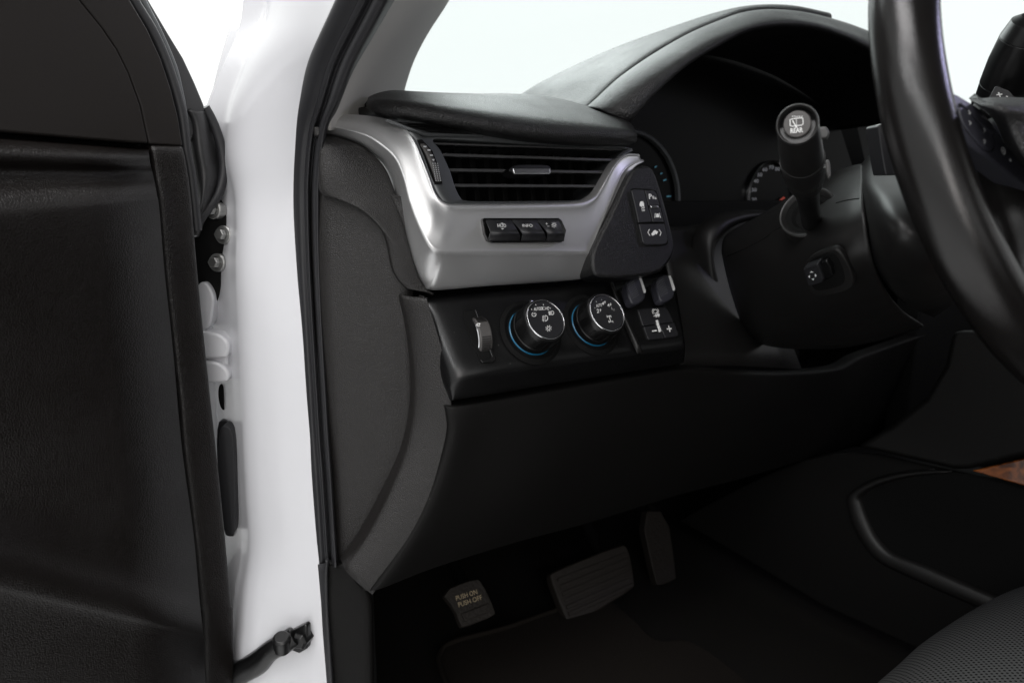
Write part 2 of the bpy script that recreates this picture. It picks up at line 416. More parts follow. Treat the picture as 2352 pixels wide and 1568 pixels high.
# sill trim at the foot of the doorway
rows = []
for y, xl, xr in [(1297, 750, 798), (1330, 751, 832), (1372, 753, 862), (1460, 757, 866), (1620, 766, 868)]:
    a = PX(0, xl, y, XS + .006); b = PY(0, xr, y, .64); n = V((-.5, -.85, 0))
    rows.append([a + V((0, .02, 0)), a, a + n * .003, a.lerp(b, .5) + n * .002, b + n * .001, b + V((.0, .03, 0))])
loft('sill_trim', rows, M['knee'], car, na=2, nu=4, thick=.004)
# grey A pillar lining
rows = []
for l, r in [((1140, -420), (1290, -420)), ((1015, -220), (1160, -220)), ((930, -60), (1062, -60)), ((895, 0), (1033, 0)), ((854, 74), (988, 70)), ((817, 140), (957, 129)), ((791, 203), (937, 185)), ((776, 255), (929, 225)), ((770, 300), (930, 290))]:
    a = PX(0, l[0] - 12, l[1], XS + .02); b = PY(0, *r, .86 if r[1] > -100 else .80 if r[1] > -300 else .72); n = V((-.2, -1, 0)).normalized()
    rows.append([a, a.lerp(b, .1) + n * .004, a.lerp(b, .45) + n * .016, a.lerp(b, .85) + n * .012, b, b + V((.01, .03, 0))])
loft('pillar_lining', rows, M['pillar'], car, na=2, nu=5, thick=.004)
# hinge, bolts and wiring boot seen in the door gap
HP = Plane((.14, .775, 1.2), (-.5, -.87, 0))
bm = bmesh.new()
for (u, v0, v1) in [(500, 905, 1065), (505, 1070, 1205)]:
    add_prism(bm, chaikin([HP(6, a, b, .030) for a, b in [(330, v0), (440, v0 + 8), (500, v0 + 40), (522, v0 + 80), (515, v1 - 15), (480, v1 - 3), (330, v1)]], 2, .25, True), HP.n, .022)
add_prism(bm, [HP(6, a, b, .022) for a, b in [(330, 930), (510, 990), (512, 1160), (330, 1190)]], HP.n, .02)
finish('hinge', bm, M['white'], car, .003, 4)
prism('hinge_arm', 6, [(330, 640), (380, 620), (415, 660), (437, 720), (430, 780), (410, 900), (330, 900)], HP, .02, M['white'], car, .004, .016, 2)
prism('hole_plug', 6, ring_pts(481, 1282, 21, 74, 0, 360, 24, -6), HP, .004, M['void'], car, .0005, .006)
for (u, v) in [(487, 357), (452, 515), (430, 215)]:
    o0 = HP(6, u, v, .013); ax = V((-.72, -.66, .1)).normalized()
    bm = bmesh.new(); add_lathe(bm, [(0, -.01), (.0085, -.01), (.0090, .0), (.008, .0012), (.0055, .0016)], o0, ax, 24); add_lathe(bm, [(.0055, 0), (.0055, .0065), (.0048, .0075), (0, .0075)], o0, ax, 6)
    finish('bolt', bm, M['steel'], car, .0006, 2)
bm = bmesh.new()
add_prism(bm, chaikin([HP(0, a, b, .012) for a, b in [(492, 972), (520, 962), (548, 985), (551, 1100), (553, 1225), (530, 1234), (510, 1225)]], 2, .25, True), HP.n, .012)
add_prism(bm, chaikin([HP(0, a, b, .032) for a, b in [(500, 985), (520, 975), (537, 995), (540, 1110), (541, 1222), (527, 1232), (500, 1200)]], 2, .25, True), HP.n, .03)
finish('wiring_boot', bm, M['rubber'], car, .004, 4)
# windscreen, roof and the rest of the cabin shell (out of the frame: it shades and reflects)
bm = bmesh.new(); add_prism(bm, [V((.25, 1.32, 1.16)), V((2.25, 1.32, 1.16)), V((2.15, .46, 1.90)), V((.33, .46, 1.90))], V((0, .5, .86)), .005); finish('windscreen', bm, M['glass'], car)
bm = bmesh.new(); box(bm, (.22, -1.9, 1.88), (1.72, .47, 1.92)); finish('roof', bm, M['headliner'], car)
bm = bmesh.new(); box(bm, (1.68, -1.9, .5), (1.74, 1.3, 1.27)); box(bm, (1.66, -.75, 1.27), (1.74, -.55, 1.88)); finish('passenger_side', bm, M['door'], car)
bm = bmesh.new(); box(bm, (.2, -1.95, .5), (1.74, -1.9, 1.25)); box(bm, (.16, -1.9, .5), (.22, -.62, 1.27)); box(bm, (.16, -.78, 1.27), (.22, -.62, 1.88)); finish('rear_cabin', bm, M['door'], car)
bm = bmesh.new(); box(bm, (.15, 1.12, .45), (1.74, 1.2, 1.18)); finish('firewall', bm, M['void'], car)
bm = bmesh.new(); box(bm, (.19, -1.9, .55), (1.74, 1.14, .60)); finish('floor_pan', bm, M['carpet'], car)
bm = bmesh.new(); box(bm, (.262, .72, .60), (.275, 1.12, 1.16)); finish('kick_panel', bm, M['void'], car)

# ================================================================== OPEN DOOR
ND = V((.34, -.94, 0)).normalized(); DP = Plane((.115, .70, 1.2), ND)
door = thing('driver_door', 'open driver door with brown black inner trim, grained armrest edge and dark mirror mount', 'car door', (.1, .7, .7))
prism('upper_panel', 0, [(-520, -300), (-20, -300), (140, -80), (183, 0), (235, 64), (269, 114), (296, 168), (323, 242), (336, 302), (342, 330), (300, 328), (0, 303), (-520, 260)], DP, .02, M['door'], door, .0022, .002)
prism('edge_panel', 0, [(-20, -300), (130, -300), (258, -80), (299, 0), (339, 67), (370, 134), (393, 202), (410, 269), (421, 336), (343, 332), (336, 302), (323, 242), (296, 168), (269, 114), (235, 64), (183, 0)], DP, .02, M['door'], door, .002, .0005)
def dl(x0, y0, x1, y1, off, off1=None, n=6):
    off1 = off if off1 is None else off1
    return [DP(0, x0 + (x1 - x0) * i / n, y0 + (y1 - y0) * i / n, off + (off1 - off) * i / n) for i in range(n + 1)]
rows = [dl(-520, 275.7, 341, 341, -.016), dl(-520, 278.7, 342, 344, -.002), dl(-520, 294.3, 342, 351, .007), dl(-520, 315.4, 343, 360, .0145, .012), dl(-520, 332.3, 344, 370, .018, .013), dl(-520, 349.2, 346, 380, .017, .011), dl(-520, 386.5, 350, 395, .008, .004),
        dl(-520, 432.4, 354, 412, .016, .006), dl(-520, 468.7, 357, 428, .030, .012), dl(-520, 510.9, 361, 450, .041, .016), dl(-520, 564.2, 366, 480, .044, .017),
        dl(-520, 650.0, 378, 625, .038, .014), dl(-520, 800.0, 397, 800, .026, .010), dl(-520, 981.3, 418, 1030, .016, .009), dl(-520, 1060.4, 444, 1220, .012, .008), dl(-520, 1080.6, 456, 1350, .020, .012), dl(-520, 1141.6, 462, 1410, .032, .018), dl(-520, 1213.7, 466, 1450, .036, .019),
        dl(-520, 1331.4, 470, 1520, .030, .014), dl(-520, 1900, 478, 1900, .014, .010)]
loft('armrest_trim', rows, M['doorleather'], door, 'l', nu=5, thick=.004)
rows = []
for l, r in [((343, 338), (420, 340)), ((352, 395), (433, 403)), ((364, 470), (441, 470)), ((377, 621), (454, 621)), ((397, 800), (472, 800)), ((413, 939), (487, 939)), ((421, 1038), (498, 1038)), ((446, 1237), (517, 1225)), ((461, 1385), (531, 1380)), ((466, 1450), (537, 1445)), ((476, 1900), (537, 1900))]:
    a = DP(0, *l, -.001); b = DP(0, *r, -.001)
    rows.append([a + ND * -.012, a, a.lerp(b, .1) + ND * .003, a.lerp(b, .9) + ND * .003, b, b + ND * -.02])
rows.insert(0, [p + ND * -.012 for p in rows[0]]); rows[0] = [p.lerp(q, .98) for p, q in zip(rows[0], rows[0])]
loft('trim_border', rows, M['doorleather'], door, na=2, nu=5, thick=.003)
def dtube(name, pts, r, off, m): return tube(name, [DP(0, a, b, off) for a, b in pts], r, m, door, 12, 4)
dtube('glass_channel', [(268, -80), (306, 0), (347, 67), (378, 134), (401, 202), (418, 269), (427, 345), (438, 403), (452, 530)], .0045, -.014, M['rubber'])
dtube('channel_highlight', [(290, -80), (326, 0), (364, 74), (397, 151), (411, 205), (422, 262), (432, 353), (437, 420), (447, 527)], .0032, -.022, M['frame'])  # lighter grey tube stands in for the highlight along the rubber channel
prism('window_frame', 0, [(270, -80), (306, -80), (343, 0), (390, 80), (423, 134), (449, 190), (472, 245), (470, 262), (440, 330), (400, 330), (380, 180), (320, 40)], DP, .012, M['mirror'], door, .003, -.034)
rows = []
for p in [(415, 246, 424, 252, 474, 256, 482, 266), (420, 290, 440, 282, 480, 290, 494, 296), (430, 350, 446, 340, 490, 360, 511, 352), (438, 400, 455, 390, 500, 410, 514, 400), (440, 450, 462, 440, 480, 470, 502, 452), (444, 500, 455, 492, 466, 500, 480, 486), (447, 545, 452, 540, 456, 540, 462, 536)]:
    rows.append([DP(0, p[0], p[1], -.055), DP(0, p[2], p[3], -.032), DP(0, p[4] - 14, p[5], -.028), DP(0, p[4], p[5], -.040), DP(0, p[6], p[7], -.055), DP(0, p[6] - 8, p[7], -.085)])
loft('mirror_mount', rows, M['mirror'], door, na=2, nu=5, thick=.003)
tube('mirror_seal', [DP(0, a, b, -.040) for a, b in [(470, 246), (486, 275), (500, 310), (510, 350), (513, 395), (503, 440), (485, 470), (462, 500), (450, 525)]], .0045, M['rubber'], door, 12, 4)
prism('hinge_bracket', 6, [(300, 230), (380, 140), (455, 135), (490, 190), (507, 280), (505, 460), (490, 600), (460, 700), (435, 790), (300, 800)], HP, .004, M['void'], door, .001, .008, 1)
bm = bmesh.new(); add_prism(bm, [DP(0, a, b, -.03) for a, b in [(-540, -300), (150, -300), (300, -100), (395, 180), (415, 330), (445, 520), (470, 800), (505, 1100), (532, 1400), (534, 1900), (-540, 1900)]], ND, .05)
finish('door_shell', bm, M['void'], door, .004)

strap = thing('door_check_strap', 'black metal check strap bolted to the white pillar and running to the open door', 'check strap', PY(7, 1390, 1370, .69))
tube('strap_arm', [PY(7, u, v, Y) for u, v, Y in [(1000, 1600, .72), (1090, 1535, .71), (1190, 1475, .695), (1250, 1420, .68), (1310, 1385, .672), (1365, 1350, .668)]], [.010, .011, .012, .010, .0105, .010], M['satin'], strap, 10, 4)
SP = Plane(PY(7, 1390, 1370, .672), (-.75, -.66, 0))
prism('strap_bracket', 7, [(1345, 1330), (1410, 1298), (1421, 1305), (1422, 1410), (1385, 1432), (1355, 1420), (1335, 1390)], SP, .008, M['satin'], strap, .002, .006)
lathe('pivot_pin', [(0, -.014), (.0085, -.014), (.0085, .003), (.0065, .005), (0, .005)], PY(7, 1305, 1368, .664), V((-.1, -.35, .9)), M['satin'], strap, 20)
lathe('strap_bolt', [(0, -.01), (.009, -.01), (.009, .003), (.006, .006), (0, .006)], SP(7, 1393, 1368, .006), SP.n, M['satin'], strap, 6)

# ================================================================== DASHBOARD
dash = thing('dashboard', 'black dashboard with silver vent surround, rotary switches and hooded gauges', 'dashboard', (.75, .62, .75))
def Ym(v): return .575 + (1045 - v) * 3.4e-5 if v < 1045 else .575 + (v - 1045) * 1.0e-4
def p1(u, v, dY=0, Y=None): return PY(1, u, v, (Ym(v) if Y is None else Y) + dY)
# silver surround, stations from the pillar end round the bottom to the pod
ST = [((52, 372), .66, (60, 330), .650, (85, 290), .650, (120, 262), .664),
      ((130, 378), .65, (140, 335), .640, (180, 290), .640, (230, 260), .656),
      ((210, 397), .640, (225, 350), .628, (290, 300), .628, (340, 268), .645),
      ((305, 432), .630, (330, 385), .616, (400, 330), .616, (460, 292), .632),
      ((400, 500), .624, (430, 455), .606, (490, 400), .606, (545, 338), .615),
      ((452, 562), .620, (490, 520), .601, (545, 470), .600, (600, 415), .606),
      ((490, 650), .616, (532, 620), .597, (585, 575), .595, (642, 515), .600),
      ((520, 762), .612, (562, 740), .593, (620, 690), .590, (682, 615), .595),
      ((545, 870), .608, (600, 850), .588, (660, 780), .585, (708, 690), .592),
      ((566, 960), .605, (640, 940), .582, (700, 850), .580, (745, 742), .590),
      ((592, 1065), .602, (678, 1005), .578, (740, 900), .5785, (790, 766), .588),
      ((622, 1160), .602, (712, 1035), .576, (770, 940), .577, (830, 770), .588),
      ((662, 1232), .601, (760, 1046), .575, (810, 960), .577, (870, 770), .588),
      ((715, 1264), .598, (830, 1048), .575, (880, 960), .577, (930, 770), .588),
      ((1000, 1242), .596, (1010, 1048), .575, (1030, 960), .577, (1040, 770), .588),
      ((1250, 1226), .595, (1250, 1048), .575, (1250, 960), .577, (1250, 768), .588),
      ((1440, 1212), .594, (1440, 1048), .575, (1440, 960), .577, (1440, 764), .588),
      ((1570, 1196), .593, (1560, 1048), .575, (1550, 960), .577, (1530, 758), .588),
      ((1604, 1150), .590, (1600, 1040), .576, (1590, 940), .578, (1588, 742), .589),
      ((1625, 1010), .588, (1630, 960), .578, (1630, 880), .580, (1638, 704), .591),
      ((1690, 880), .588, (1680, 840), .581, (1672, 770), .583, (1688, 622), .593),
      ((1760, 730), .590, (1740, 690), .585, (1720, 640), .587, (1732, 548), .596),
      ((1812, 610), .594, (1785, 590), .589, (1765, 560), .590, (1780, 500), .599),
      ((1850, 560), .598, (1835, 545), .593, (1820, 520), .594, (1822, 488), .602),
      ((1898, 530), .602, (1890, 522), .598, (1884, 510), .599, (1878, 497), .606)]
rows = []
for o, oY, c, cY, m_, mY, i, iY in ST:
    O, Cc, Mm, I = p1(*o, Y=oY), p1(*c, Y=cY), p1(*m_, Y=mY), p1(*i, Y=iY - .006)
    rows.append([O + V((.0, .014, 0)), O, O.lerp(Cc, .12) + V((0, -.003, 0)), O.lerp(Cc, .82), Cc + V((0, -.0005, 0)), Cc.lerp(Mm, .3), Mm, Mm.lerp(I, .7), I.lerp(Mm, .08) + V((0, -.0015, 0)), I, I + V((0, .010, 0))])
loft('silver_surround', rows, M['silver'], dash, na=3, nu=5, thick=.0025)
# vent
FP = Plane(p1(1150, 768, Y=.5885), (-.02, -.978, .205))
PRS = [((560, 335), (705, 408)), ((600, 410), (745, 460)), ((640, 500), (775, 520)), ((672, 590), (805, 590)), ((702, 668), (830, 670)), ((740, 738), (860, 730)), ((800, 772), (900, 752)), ((1100, 772), (1100, 754)),
       ((1300, 769), (1300, 753)), ((1530, 762), (1530, 748)), ((1592, 745), (1588, 728)), ((1644, 704), (1636, 685)), ((1694, 622), (1685, 600)), ((1739, 548), (1730, 525)), ((1790, 500), (1780, 472)), ((1845, 452), (1803, 455)),
       ((1600, 425), (1600, 447)), ((1300, 395), (1300, 432)), ((1000, 368), (1000, 415)), ((800, 338), (770, 402))]
rows = []
for o, i in PRS:
    O, I = FP(1, *o, -.001), FP(1, *i, -.003)
    rows.append([O + FP.n * -.010, O, O.lerp(I, .9), I, I - FP.n * .006, I - FP.n * .05])
vent = loft('air_vent', rows, M['frame'], dash, na=2, nu=3, thick=.002, closed=True)
prism('vent_back', 1, [(690, 395), (760, 600), (850, 780), (1600, 780), (1760, 560), (1830, 430)], FP, .004, M['void'], vent, 0, -.048)
wv = FP(1, 1200, 600) - FP(1, 1200, 601)
for k in range(13):
    u = 760 + k * 78
    bm = bmesh.new(); beam(bm, FP(1, u - 20 + k * 2, 420, -.03), FP(1, u + 30 + k * 2, 760, -.03), V((.0016, 0, 0)), FP.n * -.016); finish('vane', bm, M['void'], vent)
for a, b, th in [((705, 425), (1800, 461), 12), ((757, 489), (1738, 519), 18), ((786, 576), (1694, 588), 19), ((816, 664), (1644, 668), 19)]:
    A, B = FP(1, *a, -.006), FP(1, *b, -.006)
    bm = bmesh.new(); beam(bm, A, B, wv.normalized() * th * .00016, FP.n * -.020 + wv.normalized() * .003)
    finish('slat', bm, M['slat'], vent, .0010, 4)
TP = FP.up(.005)
tab = prism('vent_tab', 1, [(1130, 575), (1160, 552), (1200, 544), (1345, 545), (1372, 556), (1378, 580), (1370, 600), (1300, 606), (1180, 605), (1158, 596)], TP, .016, M['satin'], vent, .0016, 0, 1)
prism('chrome_strip', 1, [(1158, 566), (1372, 566), (1372, 597), (1365, 601), (1172, 600), (1163, 592)], TP, .003, M['chrome'], tab, .0008, .0012)
# vent thumbwheel
bm = bmesh.new()
add_prism(bm, [FP(1, a, b, .0008) for a, b in [(612, 405), (640, 403), (700, 470), (735, 560), (757, 655), (715, 658), (690, 600), (650, 490)]], FP.n, .0006)
finish('wheel_slot', bm, M['void'], vent)
pts = [(632, 428, .001), (660, 470, .0035), (690, 540, .005), (712, 600, .004), (725, 645, .001)]
rows = []
for u, v, h in pts:
    rows.append([FP(1, u - 12, v, h - .004), FP(1, u - 8, v, h), FP(1, u + 25, v - 2, h), FP(1, u + 29, v - 2, h - .004)])
tw = loft('thumbwheel', rows, M['rib'], vent, na=1, nu=8, thick=.001)
def f(bm):
    for u, v in [(655, 444), (678, 464), (692, 493)]: blob(bm, 1, [(u - 8, v - 4), (u + 10, v - 4), (u + 11, v + 4), (u - 7, v + 4)], FP, .0066)
    blob(bm, 1, [(695, 516), (712, 514), (706, 528)], FP, .0068)
    for i in range(9):
        for j in range(3): u = 702 + i * 2.2 + j * 13; v = 540 + i * 12; blob(bm, 1, [(u - 3, v - 3), (u + 3, v - 3), (u + 3, v + 3), (u - 3, v + 3)], FP, .0062 - max(0, i - 4) * .0006)
marks('wheel_marking', tw, M['dimprint'], f)
# side window demister grille
GPl = Plane(PY(1, 700, 340, .605), (0, -.75, .66))
gr = prism('demister_grille', 1, [(430, 285), (600, 300), (800, 328), (995, 380), (900, 378), (660, 372), (560, 335), (500, 310)], GPl, .003, M['frame'], dash, .0006, .001)
prism('grille_opening', 1, [(500, 303), (640, 312), (800, 336), (930, 372), (690, 362), (600, 338)], GPl, .0008, M['void'], gr, 0, .0016)
for k in range(4):
    bm = bmesh.new(); a = GPl(1, 530 + k * 45, 312 + k * 13, .0035); b = GPl(1, 690 + k * 68, 322 + k * 15, .0035); beam(bm, a, b, GPl.n * .0012, V((0, .004, .001))); finish('grille_bar', bm, M['satin'], gr)
prism('trim_tab', 10, [(560, 712), (640, 708), (750, 716), (770, 735), (700, 742), (640, 735)], Plane(PY(10, 660, 720, .64), (-.2, -.6, .75)), .004, M['frame'], dash, .001, .001)
# display buttons
BP = Plane(p1(1200, 930, Y=.5745), (-.02, -.978, .205))
prism('button_recess', 1, [(985, 862), (992, 850), (1420, 850), (1436, 862), (1462, 920), (1450, 975), (1436, 988), (1045, 990), (1015, 978), (998, 940)], BP, .004, M['gloss'], dash, .0005, .0018)
for (t0, t1, b0, b1, txt) in [(1002, 1146, 1018, 1200, 'HUD'), (1150, 1290, 1204, 1345, 'INFO'), (1294, 1418, 1349, 1452, '')]:
    rows = [[BP(1, t0, 858, .001), BP(1, t0, 858, .0015), BP(1, t0 + (b0 - t0) * .75 + 22, 928, .0150), BP(1, b0 + 8, 952, .012), BP(1, b0, 983, .001)],
            [BP(1, t1, 858, .001), BP(1, t1, 858, .0015), BP(1, t1 + (b1 - t1) * .80, 928, .0150), BP(1, b1, 952, .012), BP(1, b1 - 4, 983, .001)]]
    o = loft('display_button', rows, M['button'], dash, na=2, nu=2, thick=.0015)
    K = Plane((BP(1, t0 + 20, 862, .0034) + BP(1, t1, 862, .0034)) / 2, (BP(1, t1 + 30, 924, .0150) - BP(1, t1, 862, .0030)).cross(BP(1, t1, 862, .003) - BP(1, t0, 862, .003)))
    def f(bm, t0=t0, t1=t1, txt=txt):
        c = (t0 + t1) / 2 + 22
        if txt == 'HUD':
            letters(bm, 1, 'HUD', (c - 24, 903), (c + 26, 903), (-5, -20), K)
            blob(bm, 1, [(c - 10, 884), (c, 876), (c + 12, 884)], K); blob(bm, 1, [(c - 8, 908), (c + 12, 908), (c + 3, 916)], K)
        elif txt == 'INFO': letters(bm, 1, 'INFO', (c - 28, 902), (c + 30, 902), (-5, -18), K)
        else:
            letters(bm, 1, '+', (c - 34, 888), (c - 22, 888), (0, -11), K); stroke(bm, 1, [(c - 24, 897), (c - 12, 897)], K, 3)
            stroke(bm, 1, ring_pts(c + 14, 890, 7, 7, n=12), K, 3, closed=True)
            for a in range(0, 360, 45):
                ca, sa = math.cos(math.radians(a)), math.sin(math.radians(a)); stroke(bm, 1, [(c + 14 + 10 * ca, 890 + 10 * sa), (c + 14 + 16 * ca, 890 + 16 * sa)], K, 3)
    marks('button_marking', o, M['print'], f)
# padded top over the vent
PAD = [  # bottom front, front bulge, crest, top silhouette, behind
    ((590, 662), .66, (590, 655), .655, (592, 648), .66, (600, 640), .68, .72),
    ((625, 690), .650, (622, 664), .636, (640, 640), .640, (645, 610), .68, .74),
    ((720, 712), .636, (720, 680), .618, (735, 640), .626, (735, 587), .69, .76),
    ((860, 740), .622, (860, 700), .604, (880, 650), .616, (880, 593), .70, .78),
    ((1050, 772), .614, (1050, 730), .594, (1070, 675), .608, (1060, 596), .71, .80),
    ((1280, 815), .608, (1280, 770), .586, (1300, 700), .602, (1270, 595), .715, .80),
    ((1500, 851), .604, (1500, 805), .581, (1520, 730), .596, (1480, 590), .715, .80),
    ((1720, 874), .601, (1720, 830), .578, (1740, 755), .592, (1700, 606), .715, .80),
    ((1950, 888), .599, (1950, 845), .577, (1960, 780), .588, (1930, 668), .69, .78),
    ((2110, 888), .600, (2110, 855), .580, (2110, 805), .588, (2090, 722), .66, .74),
    ((2190, 885), .606, (2195, 860), .592, (2190, 825), .594, (2175, 770), .63, .68),
    ((2212, 872), .62, (2218, 858), .612, (2216, 840), .612, (2205, 805), .625, .65)]
rows = []
for a, aY, b, bY, c, cY, t, tY, zY in PAD:
    A, B, Cc, T = PY(10, *a, aY), PY(10, *b, bY), PY(10, *c, cY), PY(10, *t, tY)
    rows.append([A + V((0, .04, .002)), A + V((0, .003, 0)), A.lerp(B, .5) + V((0, -.004, -.001)), B, B.lerp(Cc, .5) + V((0, -.003, .001)), Cc, Cc.lerp(T, .5) + V((0, 0, .003)), T, T + V((0, zY - tY, -.012)), T + V((0, zY - tY + .05, -.05))])
loft('top_pad', rows, M['leather'], dash, na=3, nu=5, thick=.004)
# outer end of the dash: raised upper part flowing into the lower flat part
a_, b_, c_ = PX(0, 748, 500, .215), PX(0, 775, 1290, .215), PY(0, 948, 850, .613)
EP = Plane(a_, (b_ - a_).cross(c_ - a_))
rows = []
ECL = [(50, 335), (50, 372), (50, 388), (49, 408), (48, 430), (48, 455), (46, 520), (44, 590), (44, 650), (50, 695), (75, 718), (130, 726), (200, 740), (265, 768), (325, 808), (375, 855), (412, 910), (436, 980), (450, 1060), (466, 1130), (498, 1190), (540, 1236)]
ECR = [(64, 335), (66, 372), (140, 381), (218, 401), (302, 434), (355, 472), (412, 526), (455, 590), (480, 650), (502, 710), (520, 780), (537, 845), (552, 905), (566, 965), (582, 1025), (598, 1085), (612, 1130), (626, 1172), (642, 1205), (662, 1238), (690, 1264), (720, 1280)]
ECY = [.672, .658, .650, .640, .630, .627, .622, .618, .615, .613, .611, .609, .607, .605, .603, .602, .602, .602, .602, .602, .601, .600]
for i, (l, r, rY) in enumerate(zip(ECL, ECR, ECY)):
    n = V((-.6, -.8, 0)); wgt = min(1, max(0, (i - 7) / 4))
    a = EP(1, *l, .008 - .011 * wgt)
    b = PY(1, *r, rY)
    e = a + n * .009 * wgt
    k = min(1, max(.25, (b - a).length / .06))
    rows.append([a + V((.008, .012, 0)), a, e.lerp(b, .10) + n * .006 * k, e.lerp(b, .35) + n * .009 * k, e.lerp(b, .7) + n * .006 * k, b, b + V((0, .012, 0))])
loft('end_cap', rows, M['endgrain'], dash, na=3, nu=6, thick=.003)
rows = []
for l, r in [((733, 400), (990, 470)), ((736, 560), (985, 600)), ((741, 660), (952, 672)), ((744, 740), (950, 730)), ((750, 860), (958, 850)), ((756, 960), (956, 950)), ((764, 1060), (936, 1050)), ((770, 1150), (892, 1150)), ((776, 1230), (845, 1240)), ((780, 1310), (800, 1310))]:
    a = EP(0, *l); b = EP(0, *r)
    rows.append([a + V((0, .03, 0)), a, a.lerp(b, .5), b, b + V((0, .01, 0))])
loft('end_panel', rows, M['endgrain'], dash, na=1, nu=5, thick=.003)
# curved border band, left edge and right edge
BAND = [((918, 676), .612, (984, 684), .588), ((920, 690), .610, (985, 694), .586), ((932, 740), .608, (1000, 740), .584), ((942, 800), .606, (1018, 800), .581), ((947, 850), .605, (1034, 858), .578), ((949, 900), .605, (1040, 930), .577), ((943, 970), .606, (1038, 1010), .578),
        ((924, 1050), .608, (1020, 1080), .581), ((882, 1150), .613, (976, 1180), .588), ((836, 1236), .620, (920, 1280), .598), ((789, 1302), .627, (858, 1366), .612)]
rows = []
for l, lY, r, rY in BAND:
    a, b = PY(0, *l, lY), PY(0, *r, rY); n = V((-.5, -.86, 0))
    rows.append([a + V((.004, .02, 0)), a, a.lerp(b, .1) + n * .003, a.lerp(b, .45) + n * .004, a.lerp(b, .9) + n * .0015, b, b + V((.0, .014, 0))])
loft('border_band', rows, M['endgrain'], dash, na=2, nu=5, thick=.003)
# knee panel below
KT = [((1036, 932), .574), ((1150, 914), .572), ((1300, 888), .572), ((1450, 863), .574), ((1575, 845), .578), ((1680, 852), .585), ((1800, 856), .592), ((1923, 846), .600), ((1975, 820), .606), ((2030, 800), .612), ((2150, 760), .62), ((2300, 720), .63)]
KB = [((862, 1366), .606), ((1000, 1312), .612), ((1190, 1252), .620), ((1360, 1205), .63), ((1560, 1142), .64), ((1700, 1105), .65), ((1850, 1060), .66), ((1965, 1024), .68), ((2050, 975), .69), ((2122, 914), .70), ((2168, 840), .71), ((2330, 735), .72)]
rows = []
for i, ((t, tY), (b, bY)) in enumerate(zip(KT, KB)):
    A, B = PY(0, *t, tY), PY(0, *b, bY); n = V((0, -1, 0))
    bow = V((0, -.012, 0)) if i > 0 else V((0, -.004, 0))
    lx = V(((.0 if i else .008), 0, 0))
    if i < 3:
        # left edge follows the border band
        mid = PY(0, *[(1042, 1000), (1110, 1000), (1270, 1000)][i], .574); low = PY(0, *[(984, 1180), (1080, 1165), (1240, 1130)][i], .586)
    else: mid = A.lerp(B, .3) + bow * .7; low = A.lerp(B, .7) + bow * .6
    rows.append([A + V((0, .02, 0)), A + V((0, .002, 0)), A.lerp(mid, .12) + V((0, -.001, 0)), mid, low, B.lerp(low, .1), B + V((0, .006, 0)), B + V((0, .05, .01))])
rows.insert(0, [p + V((.0, .016, 0)) + V((-.001, 0, 0)) for p in rows[0]])
loft('knee_panel', rows, M['knee'], dash, na=3, nu=5, thick=.004)
# rotary switch panel: upper face tilted up, lower face tucked under
KP = Plane(PY(0, 1062, 848, .556), (0, -.845, .535))
def kp(x, y, o=0): return KP(0, x, y, o)
rows = []
for top, fold, low, lY in [((984, 688), (1050, 862), (1041, 926), .572), ((992, 684), (1060, 853), (1052, 925), .570), ((1040, 681), (1100, 848), (1098, 918), .567), ((1100, 676), (1150, 842), (1150, 910), .566), ((1170, 670), (1216, 834), (1216, 898), .566), ((1250, 664), (1300, 824), (1300, 884), .566), ((1400, 650), (1450, 806), (1450, 860), .567), ((1500, 640), (1545, 795), (1540, 846), .568), ((1548, 634), (1574, 790), (1572, 840), .570)]:
    A, Ff, B = kp(*top), kp(*fold), PY(0, *low, lY)
    d = KP.n * -{984: .024, 992: .0115, 1040: .006, 1100: .0028, 1170: .0006}.get(top[0], 0)
    rows.append([A + V((0, .02, 0)), A + d, A.lerp(Ff, .5) + d, Ff + d, Ff.lerp(B, .45) + d * .5, B + V((0, .001, 0)), B + V((0, .02, .004))])
rows.insert(0, [p + V((.001, .014, 0)) for p in rows[0]])
sp_ = loft('switch_panel', rows, M['satin'], dash, na=3, nu=5, thick=.003)
# dimmer thumbwheel in its slot
from mathutils.bvhtree import BVHTree
def hit_on(trees, z, u, v):
    best = None
    for t in trees:
        h = t.ray_cast(CAM, ray(z, u, v).normalized())
        if h[0] is not None and (best is None or h[3] < best[3]): best = h
    return best[0], (best[1] if best[1].dot(CAM - best[0]) > 0 else -best[1])
ptree = [BVHTree.FromObject(sp_, bpy.context.evaluated_depsgraph_get())]
a_, b_, d_ = hit_on(ptree, 2, 350, 590)[0], hit_on(ptree, 2, 660, 590)[0], hit_on(ptree, 2, 430, 380)[0]
DPn = Plane((hit_on(ptree, 2, 500, 590)[0]) , (b_ - a_).cross(d_ - a_)).up(.0008)
slot = prism('dimmer_slot', 2, [(355, 400), (480, 388), (505, 440), (632, 755), (615, 778), (525, 790), (505, 770)], DPn, .002, M['void'], dash, .0006, .0004, 1)
prism('slot_lip', 2, [(470, 390), (484, 394), (628, 745), (632, 765), (615, 785), (530, 795), (510, 770), (560, 768), (600, 745), (590, 720)], DPn, .002, M['satin'], slot, .0012, .0022)
wa = (DPn(2, 580, 585) - DPn(2, 430, 600)).normalized()               # axle runs along the panel
wcn = DPn(2, 494, 606, -.0095); WR = .0192
dim = lathe('dimmer_wheel', [(WR * .80, -.0052), (WR * .97, -.0052), (WR, -.0040), (WR, .0056), (WR * .97, .0068), (WR * .80, .0068)], wcn, wa, M['rib'], dash, 96, .0003)
lathe('wheel_face', [(0, -.0040), (WR * .80, -.0040), (WR * .82, -.0052)], wcn, wa, M['gloss'], dim, 64, 0)
